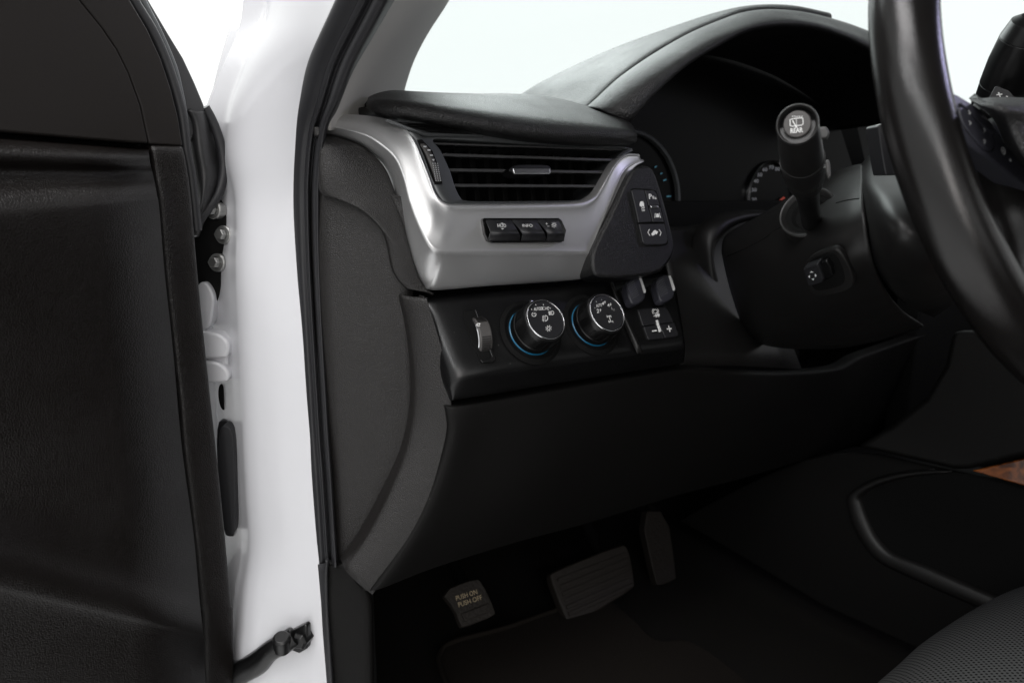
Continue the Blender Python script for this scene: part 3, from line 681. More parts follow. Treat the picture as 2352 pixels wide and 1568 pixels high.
lathe('chrome_edge', [(WR * .78, -.0050), (WR * .80, -.0058), (WR * .85, -.0060), (WR * .88, -.0054), (WR * .88, -.0050)], wcn, wa, M['chrome'], dim, 72, 0)
bm = bmesh.new(); e1 = (DPn.n - wa * DPn.n.dot(wa)).normalized(); e2 = wa.cross(e1)
for k in range(60):
    t = 2 * math.pi * k / 60
    d = e1 * math.cos(t) + e2 * math.sin(t); sd = wa.cross(d)
    if abs(math.degrees(math.atan2(d.dot(V((0, 0, 1))), d.dot(e1))) - 30) < 14: continue
    beam(bm, wcn + d * (WR + .0001) - wa * .0036, wcn + d * (WR + .0001) + wa * .0052, sd * .0009, d * .0006)
finish('dimmer_rib', bm, M['column'], dim)
wt = [BVHTree.FromObject(dim, bpy.context.evaluated_depsgraph_get())]
hp, hn = hit_on(wt, 2, 500, 506)
DK = Plane(hp, hn).up(.0004)
marks('dimmer_marking', dim, M['print'], lambda bm: (stroke(bm, 2, ring_pts(500, 506, 14, 10, 40, 330, 14), DK, 6), stroke(bm, 2, [(500, 506), (512, 498)], DK, 5)))
# rotary knobs
def knob(c0, c1, label, fn):
    face = Z[12]; ax = KP.n
    base = KP(12, *c0)
    # height so that the face centre lands on c1
    best = min((abs((proj(base + ax * h) - V((face[0] + face[2] * c1[0], face[1] + face[2] * c1[1]))).length), h) for h in [i * .0005 for i in range(20, 100)])
    h = best[1]; top = base + ax * h; R = .0205
    dish = lathe('knob_dish', [(0, .0006), (R * 1.2, .0006), (R * 1.26, .0008), (R * 1.38, .0026), (R * 1.42, .0028), (R * 1.48, .0022), (R * 1.60, .0002)], base, ax, M['void'], dash)
    bm = bmesh.new()
    prof = [(R * .6, -.004), (R * 1.10, .0), (R * 1.135, h * .18), (R * 1.13, h * .33), (R * 1.10, h * .36), (R * 1.085, h * .80), (R * 1.07, h * .92), (R * 1.03, h * .985), (R * .965, h), (R * .93, h), (R * .92, h - .0012), (0, h - .0012)]
    add_lathe(bm, prof, base, ax, 72)
    a, b = frame_of(ax)
    for k in range(18):  # moulded grip facets
        t = 2 * math.pi * k / 18; d = a * math.cos(t) + b * math.sin(t); s = ax.cross(d)
        beam(bm, base + d * R * 1.094 + ax * h * .40, base + d * R * 1.08 + ax * h * .84, s * .0007, d * .0006)
    o = finish('control_knob', bm, M['satin'], dash, .0006, 2, 0, 28); o['label'] = label
    lathe('blue_ring', [(R * 1.10, h * .0), (R * 1.148, h * .02), (R * 1.148, h * .05), (R * 1.10, h * .08)], base, ax, M['blue'], o, 64, 0)
    lathe('chrome_ring', [(R * .90, h - .001), (R * .925, h + .0006), (R * .955, h + .0008), (R * .985, h - .0004), (R * .985, h - .0012)], base, ax, M['chrome'], o, 72, .0002)
    lathe('knob_face', [(0, h - .0002), (R * .885, h - .0002), (R * .895, h - .0012)], base, ax, M['button'], o, 64, 0)
    lathe('pointer_dot', [(0, .0012), (.0011, .001), (.0012, -.001)], PT(top + ax * .0006, 12, *(910, 112)) if c1[0] < 1300 else PT(top + ax * .0006, 12, 1706, 160), ax, M['chrome'], o, 16, 0)
    marks('knob_marking', o, M['print'], lambda bm: fn(bm, Plane(top, ax)))
    return o
def PT(p, z, u, v): return Plane(p, KP.n)(z, u, v)
def proj(P):
    d = P - CAM; k = d.dot(FW); return V((1176 + F * d.dot(RT) / k, 784 - F * d.dot(UP) / k))
def icons1(bm, K):
    for u, v in [(918, 229), (975, 168), (1078, 165), (1170, 212)]: stroke(bm, 12, [(u - 4, v - 8), (u + 4, v + 8)], K, 9)
    letters(bm, 12, 'AUTO', (948, 250), (1044, 240), (-2, -44), K)
    stroke(bm, 12, ring_pts(950, 298, 28, 28, -50, 240, 20), K, 8); stroke(bm, 12, [(955, 272), (950, 300)], K, 8)
    for s in (-1, 1):      # side lights
        c = 1098 + s * 12
        stroke(bm, 12, ring_pts(c + s * 4, 217, 18, 22, 90 if s < 0 else -90, 270 if s < 0 else 90, 10), K, 6) if s < 0 else None
        for dy in (-17, 0, 17): stroke(bm, 12, [(c + s * 10, 216 + dy * .5), (c + s * 44, 216 + dy * 1.3)], K, 7)
    stroke(bm, 12, ring_pts(1092, 217, 14, 20, -90, 90, 10), K, 6)
    # low beam
    stroke(bm, 12, [(1192, 250)] + ring_pts(1192, 277, 30, 27, -90, 90, 12) + [(1192, 304), (1192, 250)], K, 7)
    for i in range(4): stroke(bm, 12, [(1146 + i * 3, 264 + i * 13), (1182, 258 + i * 13)], K, 9)
    # fog lamps
    stroke(bm, 12, [(1102, 315)] + ring_pts(1104, 350, 34, 38, -80, 80, 12) + [(1102, 392), (1100, 315)], K, 8)
    for i in range(3): stroke(bm, 12, [(1062, 330 + i * 26), (1078, 322 + i * 26), (1090, 330 + i * 26)], K, 7)
    stroke(bm, 12, [(1080, 312), (1072, 350), (1082, 398)], K, 5)
    # lamp symbol
    stroke(bm, 12, ring_pts(1150, 489, 19, 19, n=18), K, 8, closed=True)
    for i in range(8):
        t = math.radians(i * 45 + 20); stroke(bm, 12, [(1150 + 27 * math.cos(t), 489 + 27 * math.sin(t)), (1150 + 44 * math.cos(t), 489 + 44 * math.sin(t))], K, 9)
def icons2(bm, K):
    letters(bm, 12, 'AUTO', (1802, 203), (1882, 188), (-4, -42), K)
    def arrow(u, v, dn=1):
        stroke(bm, 12, [(u, v + 18 * dn), (u, v - 4 * dn)], K, 9); blob(bm, 12, [(u - 13, v), (u, v - 20 * dn), (u + 13, v)] if dn > 0 else [(u - 13, v), (u + 13, v), (u, v + 20)], K)
    letters(bm, 12, '4', (1880, 172), (1908, 168), (-4, -44), K); arrow(1920, 132)
    letters(bm, 12, '4', (1955, 196), (1985, 194), (-4, -46), K); arrow(1998, 160, -1)
    letters(bm, 12, '2', (1812, 280), (1842, 274), (-6, -54), K); arrow(1858, 240)
    for (a, b) in [((1796, 118), (1808, 132)), ((1872, 92), (1876, 104)), ((1778, 206), (1790, 214))]: stroke(bm, 12, [a, b], K, 5)
    # drive axle
    stroke(bm, 12, [(1978, 330), (1998, 392)], K, 9)
    for (u, v) in [(1976, 322), (2002, 394)]:
        stroke(bm, 12, [(u - 24, v + 6), (u + 26, v - 2)], K, 7)
        for s in (-26, 26): stroke(bm, 12, [(u + s - 4, v - 12), (u + s + 4, v + 18)], K, 9)
    blob(bm, 12, [(1966, 322), (1978, 308), (1990, 320), (1980, 332)], K)
    stroke(bm, 12, [(2010, 200), (2018, 235)], K, 4); stroke(bm, 12, [(2030, 220), (2034, 250), (2050, 222), (2052, 248)], K, 3)
knob((905, 545), (1105, 358), 'black rotary headlamp knob with light symbols on its face', icons1)
knob((1735, 440), (1948, 270), 'black rotary drive selector knob marked 2 and 4 with arrows', icons2)
# blade ridge and towing brake controls
rows = []
for (l, c, r, h) in [((1478, 148), (1486, 146), (1500, 150), .001), ((1505, 230), (1522, 215), (1545, 240), .004), ((1560, 390), (1585, 370), (1605, 400), .006), ((1620, 540), (1650, 520), (1672, 550), .007), ((1680, 680), (1712, 650), (1738, 690), .007), ((1704, 730), (1720, 718), (1738, 730), .002)]:
    rows.append([KP(2, *l, -.002), KP(2, *l, h * .4), KP(2, *c, h), KP(2, *r, h * .4), KP(2, *r, -.002)])
loft('panel_ridge', rows, M['column'], dash, na=2, nu=5, thick=.001)
for (du, dv) in [(0, 0), (222, -18)]:
    bm = bmesh.new(); add_prism(bm, [KP(2, a + du, b + dv, .004) for a, b in [(1565, 230), (1620, 200), (1680, 350), (1620, 340)]], KP.n, .004)
    o = finish('brake_paddle', bm, M['void'], dash, .001)
    body = [(1618, 195), (1660, 150), (1700, 140), (1730, 150), (1772, 260), (1765, 310), (1720, 345), (1672, 350), (1650, 320)]
    pb = prism('paddle_cap', 2, [(a + du, b + dv) for a, b in body], KP, .012, M['spoke'], o, .003, .014, 1, 4)
    prism('white_line', 2, [(a + du, b + dv) for a, b in [(1722, 150), (1736, 152), (1770, 250), (1768, 262), (1756, 262)]], KP, .001, M['print'], o, 0, .0148)
    def f(bm, du=du, dv=dv):
        for i in range(8):
            for j in range(6):
                u = 1630 + j * 9.5 + i * 5.2 + du; v = 205 - j * 5.5 + i * 14.5 + dv; blob(bm, 2, [(u - 1.8, v - 1.8), (u + 1.8, v - 1.8), (u + 1.8, v + 1.8), (u - 1.8, v + 1.8)], KP, .0146)
    marks('paddle_dots', o, M['dimprint'], f)
TB = KP.up(.002)
for pts, fn in [([(1708, 388), (1925, 368), (1982, 484), (1750, 512)], lambda bm: (stroke(bm, 2, ring_pts(1842, 405, 15, 15, n=16), TB, 5, .0026, True), stroke(bm, 2, ring_pts(1842, 405, 24, 24, -55, 55, 8), TB, 4, .0026), stroke(bm, 2, ring_pts(1842, 405, 24, 24, 125, 235, 8), TB, 4, .0026),
                                                                          blob(bm, 2, [(1836, 428), (1872, 422), (1876, 438), (1840, 442)], TB, .0026), stroke(bm, 2, [(1826, 442), (1842, 438)], TB, 4, .0026), stroke(bm, 2, ring_pts(1850, 446, 4, 4, n=8), TB, 3, .0026, True), stroke(bm, 2, ring_pts(1866, 444, 4, 4, n=8), TB, 3, .0026, True))),
                (([(1754, 520), (1866, 505), (1912, 606), (1795, 618), (1782, 600)]), lambda bm: stroke(bm, 2, [(1815, 554), (1853, 550)], TB, 9, .0026)),
                (([(1872, 503), (1986, 490), (2018, 575), (2010, 592), (1918, 604)]), lambda bm: (stroke(bm, 2, [(1928, 538), (1966, 534)], TB, 8, .0026), stroke(bm, 2, [(1942, 513), (1952, 560)], TB, 8, .0026)))]:
    o = prism('brake_button', 2, pts, KP, .004, M['button'], dash, .0007, .002)
    marks('button_marking', o, M['print'], fn)
prism('brake_gain_light', 2, [(1848, 470), (1862, 468), (1888, 555), (1874, 560)], KP, .002, M['print'], dash, .0003, .0032)
# grained pod with four driving aid buttons
PP = Plane(p1(1850, 900, Y=.566), (-.16, -.95, .27))
prism('switch_pod', 1, [(1606, 1100), (1608, 1050), (1640, 975), (1720, 820), (1800, 640), (1845, 565), (1900, 545), (1950, 552), (1990, 640), (2050, 860), (2083, 1000), (2078, 1050), (2040, 1115), (1990, 1165), (1800, 1192), (1640, 1190), (1610, 1160)], PP, .03, M['pod'], dash, .006, .001, 1, 6)
bm = bmesh.new(); add_prism(bm, chaikin([PP(11, a, b, .0014) for a, b in [(92, 160), (100, 138), (125, 132), (290, 142), (322, 175), (410, 565), (400, 600), (370, 612), (225, 614), (190, 590), (160, 500)]], 2, .25, True), PP.n, .003)
finish('button_surround', bm, M['void'], dash, .0006)
for pts, fn in [([(100, 150), (125, 142), (205, 146), (272, 414), (160, 420)], lambda bm, K: (blob(bm, 11, [(168, 262), (176, 243), (196, 243), (204, 260), (205, 282), (170, 284)], K), stroke(bm, 11, [(180, 285), (195, 294), (183, 304)], K, 6), stroke(bm, 11, [(198, 282), (208, 292), (197, 304)], K, 6), letters(bm, 11, 'OFF', (186, 326), (215, 326), (-2, -16), K))),
                ([(212, 147), (285, 150), (310, 178), (336, 278), (245, 280)], lambda bm, K: (letters(bm, 11, 'P', (247, 224), (272, 222), (-5, -42), K), [stroke(bm, 11, [(276 + i * 9, 196 + i * 3), (280 + i * 9, 224)], K, 5) for i in range(2)], blob(bm, 11, [(294, 224), (302, 205), (308, 226)], K))),
                ([(247, 290), (340, 288), (372, 416), (278, 415)], lambda bm, K: (blob(bm, 11, [(302, 368), (306, 345), (324, 344), (332, 362), (330, 374), (306, 376)], K), stroke(bm, 11, [(298, 342), (294, 380)], K, 5), stroke(bm, 11, [(330, 338), (342, 380)], K, 5))),
                ([(162, 428), (374, 426), (404, 560), (392, 592), (365, 600), (226, 602), (196, 582)], lambda bm, K: (stroke(bm, 11, [(250, 474), (236, 500), (254, 528)], K, 6), stroke(bm, 11, [(328, 474), (346, 500), (336, 528)], K, 6), blob(bm, 11, [(264, 512), (288, 482), (302, 480), (312, 494), (290, 522), (274, 528)], K), blob(bm, 11, [(300, 512), (314, 488), (322, 494), (308, 518)], K)))]:
    o = prism('driving_button', 11, pts, PP, .004, M['button'], dash, .001, .0042)
    marks('button_marking', o, M['print'], lambda bm: fn(bm, PP.up(.0043)))
prism('indicator_bar', 11, [(258, 277), (322, 275), (328, 296), (264, 298)], PP, .002, M['chrome'], dash, .0006, .006)
# gauge hood: seam, front band, rolled lip, dark inside
HD = [((1345, 246), .66, (1400, 262), .625, (1446, 284), .618), ((1372, 222), .66, (1418, 244), .62, (1462, 262), .612), ((1425, 174), .66, (1468, 196), .615, (1510, 208), .607), ((1500, 122), .66, (1545, 140), .61, (1580, 146), .602), ((1580, 76), .66, (1620, 92), .607, (1650, 102), .598),
      ((1650, 46), .66, (1685, 62), .605, (1712, 70), .596), ((1706, 27), .655, (1740, 44), .603, (1765, 57), .594), ((1765, 21), .65, (1790, 36), .602, (1815, 55), .594), ((1835, 26), .645, (1850, 42), .602, (1870, 60), .594), ((1900, 40), .64, (1910, 56), .602, (1925, 76), .594), ((1965, 60), .64, (1970, 76), .602, (1980, 100), .595),
      ((2030, 88), .64, (2030, 106), .602, (2035, 132), .597), ((2120, 150), .64, (2115, 170), .605, (2110, 195), .60), ((2180, 220), .64, (2165, 245), .61, (2150, 265), .605)]
rows = []
for a, aY, b, bY, c, cY in HD:
    A, B, Cc = PY(0, *a, aY), PY(0, *b, bY), PY(0, *c, cY)
    rows.append([A + V((0, .05, -.03)), A + V((0, .004, -.004)), A, A.lerp(B, .5) + V((-.002, -.004, .002)), B, B.lerp(Cc, .6) + V((0, -.003, 0)), Cc, Cc + V((.003, .006, -.004)), Cc + V((.004, .05, -.004)), Cc + V((.004, .16, -.01))])
loft('gauge_hood', rows, M['leather'], dash, na=3, nu=6, thick=.004)
rows = []
for a, aY, b, bY in [((1080, 330), .95, (1350, 252), .672), ((1150, 262), .93, (1378, 224), .672), ((1195, 216), .92, (1430, 175), .672), ((1290, 166), .91, (1504, 121), .672), ((1395, 121), .89, (1584, 75), .672), ((1500, 84), .86, (1654, 45), .672), ((1605, 50), .80, (1710, 26), .667), ((1700, 27), .72, (1765, 22), .66), ((1800, 23), .68, (1835, 27), .655), ((1900, 41), .66, (1905, 42), .65)]:
    A, B = PY(0, *a, aY), PY(0, *b, bY)
    rows.append([A + V((0, .03, -.03)), A, A.lerp(B, .5) + V((-.002, 0, .003)), B + V((0, -.001, 0)), B + V((0, .004, -.006))])
loft('upper_dash', rows, M['leather'], dash, na=2, nu=6, thick=.004)
# gauges
GP = Plane((.9, .755, 1.25), (0, -1, .05))
bm = bmesh.new(); P_ = [PY(0, *c, cY) + V((.004, .152, -.0035)) for a, aY, b, bY, c, cY in HD]
add_prism(bm, [V((p.x, .755 + (p.z - 1.25) * .05, p.z)) for p in P_] + [V((P_[-1].x + .03, .753, P_[-1].z + .01)), V((P_[-1].x + .25, .753, P_[-1].z - .01)), V((P_[-1].x + .22, .743, 1.0)), V((P_[0].x - .02, .743, 1.0)), V((P_[0].x - .02, .75, 1.20))], GP.n, .01)
clus = finish('instrument_cluster', bm, M['lens'], dash)
def gauge(cu, cv, R, m_, lbl):
    c = GP(4, cu, cv, .001)
    return lathe('gauge_ring', [(R * .95, .001), (R * .965, .006), (R, .007), (R * 1.03, .004), (R * 1.03, 0)], c, GP.n, M['frame'] if m_ else M['chrome'], clus, 72, 0)
gauge(-155, 690, .088, 1, 'a'); gauge(712, 690, .056, 0, 'b')
def f(bm):
    for t, u, v in [('10', 615, 745), ('20', 610, 690), ('30', 610, 632), ('40', 622, 578), ('50', 645, 540), ('60', 676, 508), ('70', 715, 495), ('80', 752, 505)]:
        letters(bm, 4, t, (u - 15, v + 11), (u + 15, v + 10), (0, -22), GP, .002)
marks('speed_number', clus, M['dimprint'], f)
marks('gauge_tick', clus, M['bluemark'], lambda bm: [stroke(bm, 4, [(u, v), (u + l, v + d)], GP, 7, .002) for u, v, l, d in [(5, 495, 14, -8), (58, 575, 18, -6), (78, 672, 26, -2), (92, 720, 18, 2), (88, 770, 18, 4), (40, 535, 12, -6)]])
marks('needle', clus, M['red'], lambda bm: blob(bm, 4, [(700, 742), (790, 672), (800, 680), (708, 748)], GP, .004))
# dark facings under and beside the gauges
rows = [[PY(4, 40, 852, .70), PY(4, 200, 850, .70), PY(4, 460, 800, .71), PY(4, 760, 770, .72)], [PY(4, 60, 1000, .675), PY(4, 200, 1000, .675), PY(4, 360, 1000, .675), PY(4, 700, 1000, .68)], [PY(4, 100, 1200, .65), PY(4, 240, 1200, .65), PY(4, 420, 1200, .65), PY(4, 700, 1200, .66)], [PY(4, 160, 1700, .60), PY(4, 300, 1700, .60), PY(4, 520, 1700, .60), PY(4, 900, 1720, .61)]]
loft('column_facing', rows, M['column'], dash, 'r', 3, 5, .004)
rows = []
for o, i in [((660, 768), (670, 800)), ((560, 772), (590, 806)), ((470, 782), (510, 830)), ((385, 810), (440, 870)), ((320, 868), (385, 930)), ((290, 950), (350, 1000)), ((292, 1050), (345, 1080)), ((310, 1180), (375, 1200)), ((340, 1320), (420, 1330)), ((390, 1470), (470, 1470)), ((440, 1570), (540, 1560)), ((520, 1640), (620, 1600))]:
    a, b = PY(4, *o, .665), PY(4, *i, .66)
    rows.append([a + V((0, .012, 0)), a, a.lerp(b, .25) + V((0, -.010, 0)), a.lerp(b, .7) + V((0, -.008, 0)), b + V((0, .0, 0)), b + V((.0, .05, 0))])
loft('column_surround', rows, M['column'], dash, na=2, nu=5, thick=.003)
bm = bmesh.new()
box(bm, (.262, .665, 1.0), (.46, .72, 1.28)); box(bm, (.5, .78, .92), (1.40, .84, 1.30)); box(bm, (.24, .74, 1.16), (1.66, 1.13, 1.24)); box(bm, (.30, .72, .93), (1.0, .76, 1.15)); box(bm, (1.15, .62, .75), (1.66, .66, 1.22))
finish('dash_carcass', bm, M['void'], dash, .004)

# ================================================================== STEERING COLUMN
col = thing('steering_column', 'charcoal plastic steering column shroud with stalk socket and tilt switch', 'steering column', (.615, .5, 1.1))
# ribs run round the shroud; columns go from the dash end to the wheel end
SH = [  # (top silhouette) ... (bottom) at successive distances
    [(660, 776, .66), (560, 830, .655), (440, 905, .645), (412, 985, .64), (425, 1080, .635), (470, 1260, .63), (540, 1460, .63), (610, 1560, .64)],
    [(800, 690, .60), (720, 760, .575), (600, 860, .565), (550, 980, .555), (560, 1100, .55), (610, 1290, .55), (680, 1490, .555), (760, 1590, .58)],
    [(930, 600, .54), (890, 690, .505), (810, 800, .487), (760, 950, .48), (760, 1120, .478), (800, 1310, .485), (870, 1490, .50), (950, 1600, .53)],
    [(1080, 525, .50), (1060, 620, .45), (1010, 770, .425), (970, 950, .415), (970, 1130, .418), (1010, 1310, .43), (1080, 1470, .46), (1160, 1590, .50)],
    [(1200, 485, .47), (1190, 580, .415), (1170, 740, .385), (1160, 950, .375), (1180, 1130, .38), (1230, 1300, .40), (1310, 1440, .44), (1400, 1540, .49)],
    [(1262, 472, .45), (1262, 570, .395), (1268, 740, .365), (1300, 950, .355), (1350, 1130, .36), (1430, 1280, .385), (1530, 1390, .43), (1640, 1460, .48)]]
loft('shroud', [[PY(4, *p) for p in r] for r in SH], M['column'], col, 'r', 5, 6, .004)
# collar right behind the wheel
CL = [[(1262, 472, .47), (1252, 560, .41), (1258, 700, .382), (1292, 900, .368), (1350, 1090, .368), (1430, 1225, .385), (1540, 1330, .425), (1700, 1405, .48)],
      [(1330, 400, .45), (1318, 560, .375), (1330, 700, .345), (1375, 900, .326), (1440, 1080, .325), (1530, 1200, .34), (1640, 1290, .375), (1800, 1340, .43)],
      [(1420, 330, .45), (1430, 560, .355), (1450, 700, .32), (1510, 880, .30), (1590, 1040, .30), (1690, 1150, .315), (1800, 1230, .35), (1920, 1270, .40)],
      [(1600, 300, .45), (1640, 560, .34), (1660, 700, .305), (1720, 860, .288), (1800, 990, .288), (1890, 1080, .30), (1990, 1150, .33), (2100, 1180, .38)]]
loft('collar', [[PY(4, *p) for p in r] for r in CL], M['column'], col, 'r', 5, 6, .004)
# things seated on the shroud find its surface along the line of sight
trees = [BVHTree.FromObject(o, bpy.context.evaluated_depsgraph_get()) for o in col.children]
def hit(z, u, v): return hit_on(trees, z, u, v)
# stalk socket
sock_o, sock_n = hit(4, 948, 790); sock_n = (sock_n + V((-.75, -.5, .35)) * 1.6).normalized()
lathe('stalk_socket', [(.0265, -.012), (.0265, .0015), (.0252, .0028), (.0235, .0022), (.0205, -.001), (.0200, -.008)], sock_o + sock_n * .006, sock_n, M['column'], col, 56, .0005)
lathe('socket_cup', [(.0204, -.0012), (.016, -.003), (.013, -.006), (0, -.006)], sock_o + sock_n * .006, sock_n, M['void'], col, 40, 0)
for pts in [[(445, 1035), (500, 1012), (560, 985), (630, 950), (690, 915), (730, 880), (790, 850)], [(1108, 712), (1150, 700), (1200, 690), (1250, 684)]]:
    tube('parting_line', [hit(4, *p)[0] for p in pts], .0006, M['void'], col, 8, 4)
c_, n_ = hit(4, 1060, 1140)
a_, b_, d_ = hit(4, 930, 1230)[0], hit(4, 1180, 1200)[0], hit(4, 1050, 1010)[0]
TS = Plane(c_, (b_ - a_).cross(d_ - a_))
prism('switch_recess', 4, [(905, 1090), (960, 1030), (1080, 985), (1130, 1000), (1180, 1080), (1220, 1190), (1200, 1240), (1080, 1275), (980, 1285), (940, 1240)], TS, .006, M['column'], col, .0018, .0035, 2, 4)
prism('recess_floor', 4, [(925, 1095), (965, 1045), (1070, 1012), (1110, 1030), (1150, 1110), (1160, 1190), (1130, 1220), (1000, 1250), (960, 1225)], TS, .002, M['void'], col, .0006, .0042, 2)
sw = prism('tilt_switch', 4, [(905, 1112), (995, 1078), (1030, 1180), (1020, 1196), (950, 1218), (932, 1205)], TS, .010, M['button'], col, .0015, .012)
prism('switch_stop', 4, [(1000, 1080), (1045, 1060), (1075, 1100), (1085, 1160), (1050, 1182), (1030, 1180)], TS, .006, M['satin'], col, .002, .009)
def f(bm):
    K = TS.up(.0122)
    for p in [[(948, 1136), (957, 1124), (972, 1132)], [(978, 1150), (980, 1140), (990, 1150), (986, 1160), (979, 1158)], [(957, 1172), (975, 1168), (972, 1182)], [(950, 1148), (938, 1158), (949, 1168)]]: blob(bm, 4, p, K)
marks('switch_marking', sw, M['print'], f)

# ================================================================== WIPER STALK
stalk = thing('wiper_stalk', 'thick black wiper stalk pointing at the viewer with REAR wiper button on its end', 'stalk', sock_o)
tip = PY(4, 872, 232, .325); root = PY(4, 960, 830, .43)
ax = (tip - root).normalized(); Ls = (tip - root).length
lathe('stalk_body', [(.0, 0), (.0085, 0), (.0085, Ls * .22), (.0092, Ls * .36), (.0110, Ls * .46), (.0118, Ls * .50)], root, ax, M['satin'], stalk, 40)
# the end turns towards the viewer
nc = (CAM - tip).normalized(); nc = (nc * .9 + ax * .45).normalized()
cap0 = PY(4, 872, 232, .325); R = .0132
def stk(u, v, Y): return PY(4, u, v, Y)
bent = [stk(950, 700, .40), stk(930, 560, .375), stk(912, 470, .358), stk(895, 380, .344), stk(880, 290, .332), cap0]
tube('ribbed_grip', [stk(925, 595, .380), stk(910, 505, .364), stk(902, 440, .354)], [.0128, .0150, .0152], M['column'], stalk, 40, 4)
tube('stalk_sleeve', [stk(904, 455, .357), stk(892, 380, .344), stk(884, 310, .335), cap0 - nc * .004], [.0149, .0145, .0138, .0132], M['column'], stalk, 40, 4)
bm = bmesh.new()
for k in range(56):
    t = 2 * math.pi * k / 56; a0, a1 = stk(917, 548, .372), stk(903, 448, .356); tt = (a1 - a0).normalized(); p, q = frame_of(tt); d = p * math.cos(t) + q * math.sin(t); s = tt.cross(d)
    beam(bm, a0 + d * .0142, a1 + d * .0151, s * .0009, d * .0006)
finish('grip_rib', bm, M['capring'], stalk)
lathe('end_ring', [(R * .80, -.012), (R * 1.0, -.012), (R * 1.02, -.002), (R * .99, .0006), (R * .93, .001), (R * .86, -.001), (R * .82, -.005), (0, -.006)], cap0, nc, M['capring'], stalk, 56, .0006)
lathe('cap_recess', [(R * .83, -.0042), (0, -.0042)], cap0, nc, M['void'], stalk, 40, 0)
btn = lathe('wiper_button', [(R * .66, -.006), (R * .66, .0002), (R * .62, .0012), (0, .0016)], cap0, nc, M['rib'], stalk, 48, .0003)
def f(bm):
    K = Plane(cap0 + nc * .0019, nc)
    letters(bm, 4, 'REAR', (831, 288), (907, 281), (-1, -30), K)
    stroke(bm, 4, [(828, 206), (845, 200), (898, 194), (906, 198), (908, 230), (900, 238), (838, 246), (830, 240), (828, 206)], K, 5)
    stroke(bm, 4, [(866, 198), (868, 240)], K, 3); stroke(bm, 4, [(843, 210), (866, 248)], K, 6); blob(bm, 4, ring_pts(866, 248, 6, 6, n=10), K)
    for a in range(5): stroke(bm, 4, [(840 + a * 14, 188 - (a % 2) * 4), (848 + a * 14, 184 + (a % 2) * 4)], K, 5)
marks('button_marking', btn, M['print'], f)
SK = Plane(stk(1030, 285, .331), nc)
prism('wash_lever', 4, [(1000, 250), (1044, 244), (1058, 258), (1070, 285), (1056, 314), (990, 328), (985, 290)], SK, .014, M['lever'], stalk, .0015, .004)
prism('speed_lever', 4, [(1040, 455), (1062, 442), (1072, 470), (1078, 550), (1060, 570), (1045, 520)], Plane(stk(1055, 500, .366), nc), .012, M['lever'], stalk, .0015, .002)
marks('lever_marking', stalk, M['print'], lambda bm: (stroke(bm, 4, [(1022, 498), (1042, 478)], Plane(stk(1030, 490, .345), nc), 4), stroke(bm, 4, [(1030, 500), (1044, 488)], Plane(stk(1030, 490, .345), nc), 3)))

# ================================================================== STEERING WHEEL
wc = V((.6152, .2456, 1.2941)); tl = math.radians(19.26); WN = V((0, -math.cos(tl), math.sin(tl))); WA = V((1, 0, 0)); WB = WN.cross(WA)
wheel = thing('steering_wheel', 'black leather steering wheel with glossy worn rim and grained airbag hub', 'steering wheel', wc)
WP = Plane(wc, WN)
ringp = [wc + (WA * math.cos(t) + WB * math.sin(t)) * .185 for t in [2 * math.pi * i / 120 for i in range(120)]]
tube('rim', ringp, .0189, M['wheel'], wheel, 28, 0, True)
spk = prism('spoke_panel', 3, [(1740, 660), (1790, 688), (1850, 715), (1905, 748), (2010, 812), (2100, 915), (2160, 1005), (2210, 1080), (2400, 1330), (2400, 1440), (2060, 1180), (1960, 1112), (1900, 1050), (1850, 965), (1780, 850)], WP, .012, M['spoke'], wheel, .002, .012)
SPp = WP.up(.0122)
for pts in [[(1850, 765), (1960, 800), (2050, 900), (2145, 995), (2130, 1010), (2060, 970), (1940, 850)], [(1860, 800), (1930, 840), (2010, 950), (2100, 1080), (2120, 1130), (2080, 1150), (2000, 1080), (1900, 950), (1870, 870)]]:
    o = prism('spoke_button', 3, pts, SPp, .004, M['spoke'], spk, .0008, .0012, 1)
def f(bm):
    K = SPp.up(.0014)
    for u, v in [(1940, 855), (1945, 935), (2055, 990), (2055, 1075)]:
        stroke(bm, 3, [(u - 12, v - 14), (u + 6, v - 2), (u - 6, v + 14)], K, 5)
    stroke(bm, 3, ring_pts(2195, 1145, 14, 26, 0, 360, 16, -18), K, 5, closed=True); stroke(bm, 3, [(2185, 1140), (2206, 1150)], K, 4)
    blob(bm, 3, [(2240, 1208), (2254, 1208), (2258, 1226), (2244, 1228)], K)
    stroke(bm, 3, [(2030, 880), (2080, 915)], K, 4)
marks('button_marking', spk, M['print'], f)
marks('chrome_line', spk, M['chrome'], lambda bm: stroke(bm, 3, [(2110, 1020), (2128, 1070), (2125, 1130), (2100, 1152)], SPp, 5, .003))
rows = []
for i, (l, m1, m2) in enumerate([((2225, 226), (2300, 222), (2480, 230)), ((2240, 240), (2310, 240), (2490, 248)), ((2282, 275), (2330, 285), (2500, 290)), ((2308, 330), (2350, 335), (2510, 335)), ((2345, 378), (2375, 385), (2510, 385)), ((2400, 430), (2440, 430), (2520, 430)), ((2440, 470), (2460, 472), (2520, 474))]):
    k = 0 if i in (0, 6) else 1
    rows.append([WP(0, *l, -.01), WP(0, *l, .014 * k), WP(0, l[0] + 14, l[1] + 2, .024 * k + .004), WP(0, *m1, .034 * k + .004), WP(0, *m2, .038 * k + .004), WP(0, m2[0] + 120, m2[1] + 4, .030 * k + .002), WP(0, m2[0] + 160, m2[1] + 4, -.01)])
loft('airbag_hub', rows, M['hub'], wheel, na=2, nu=5, thick=.004)
rows = []
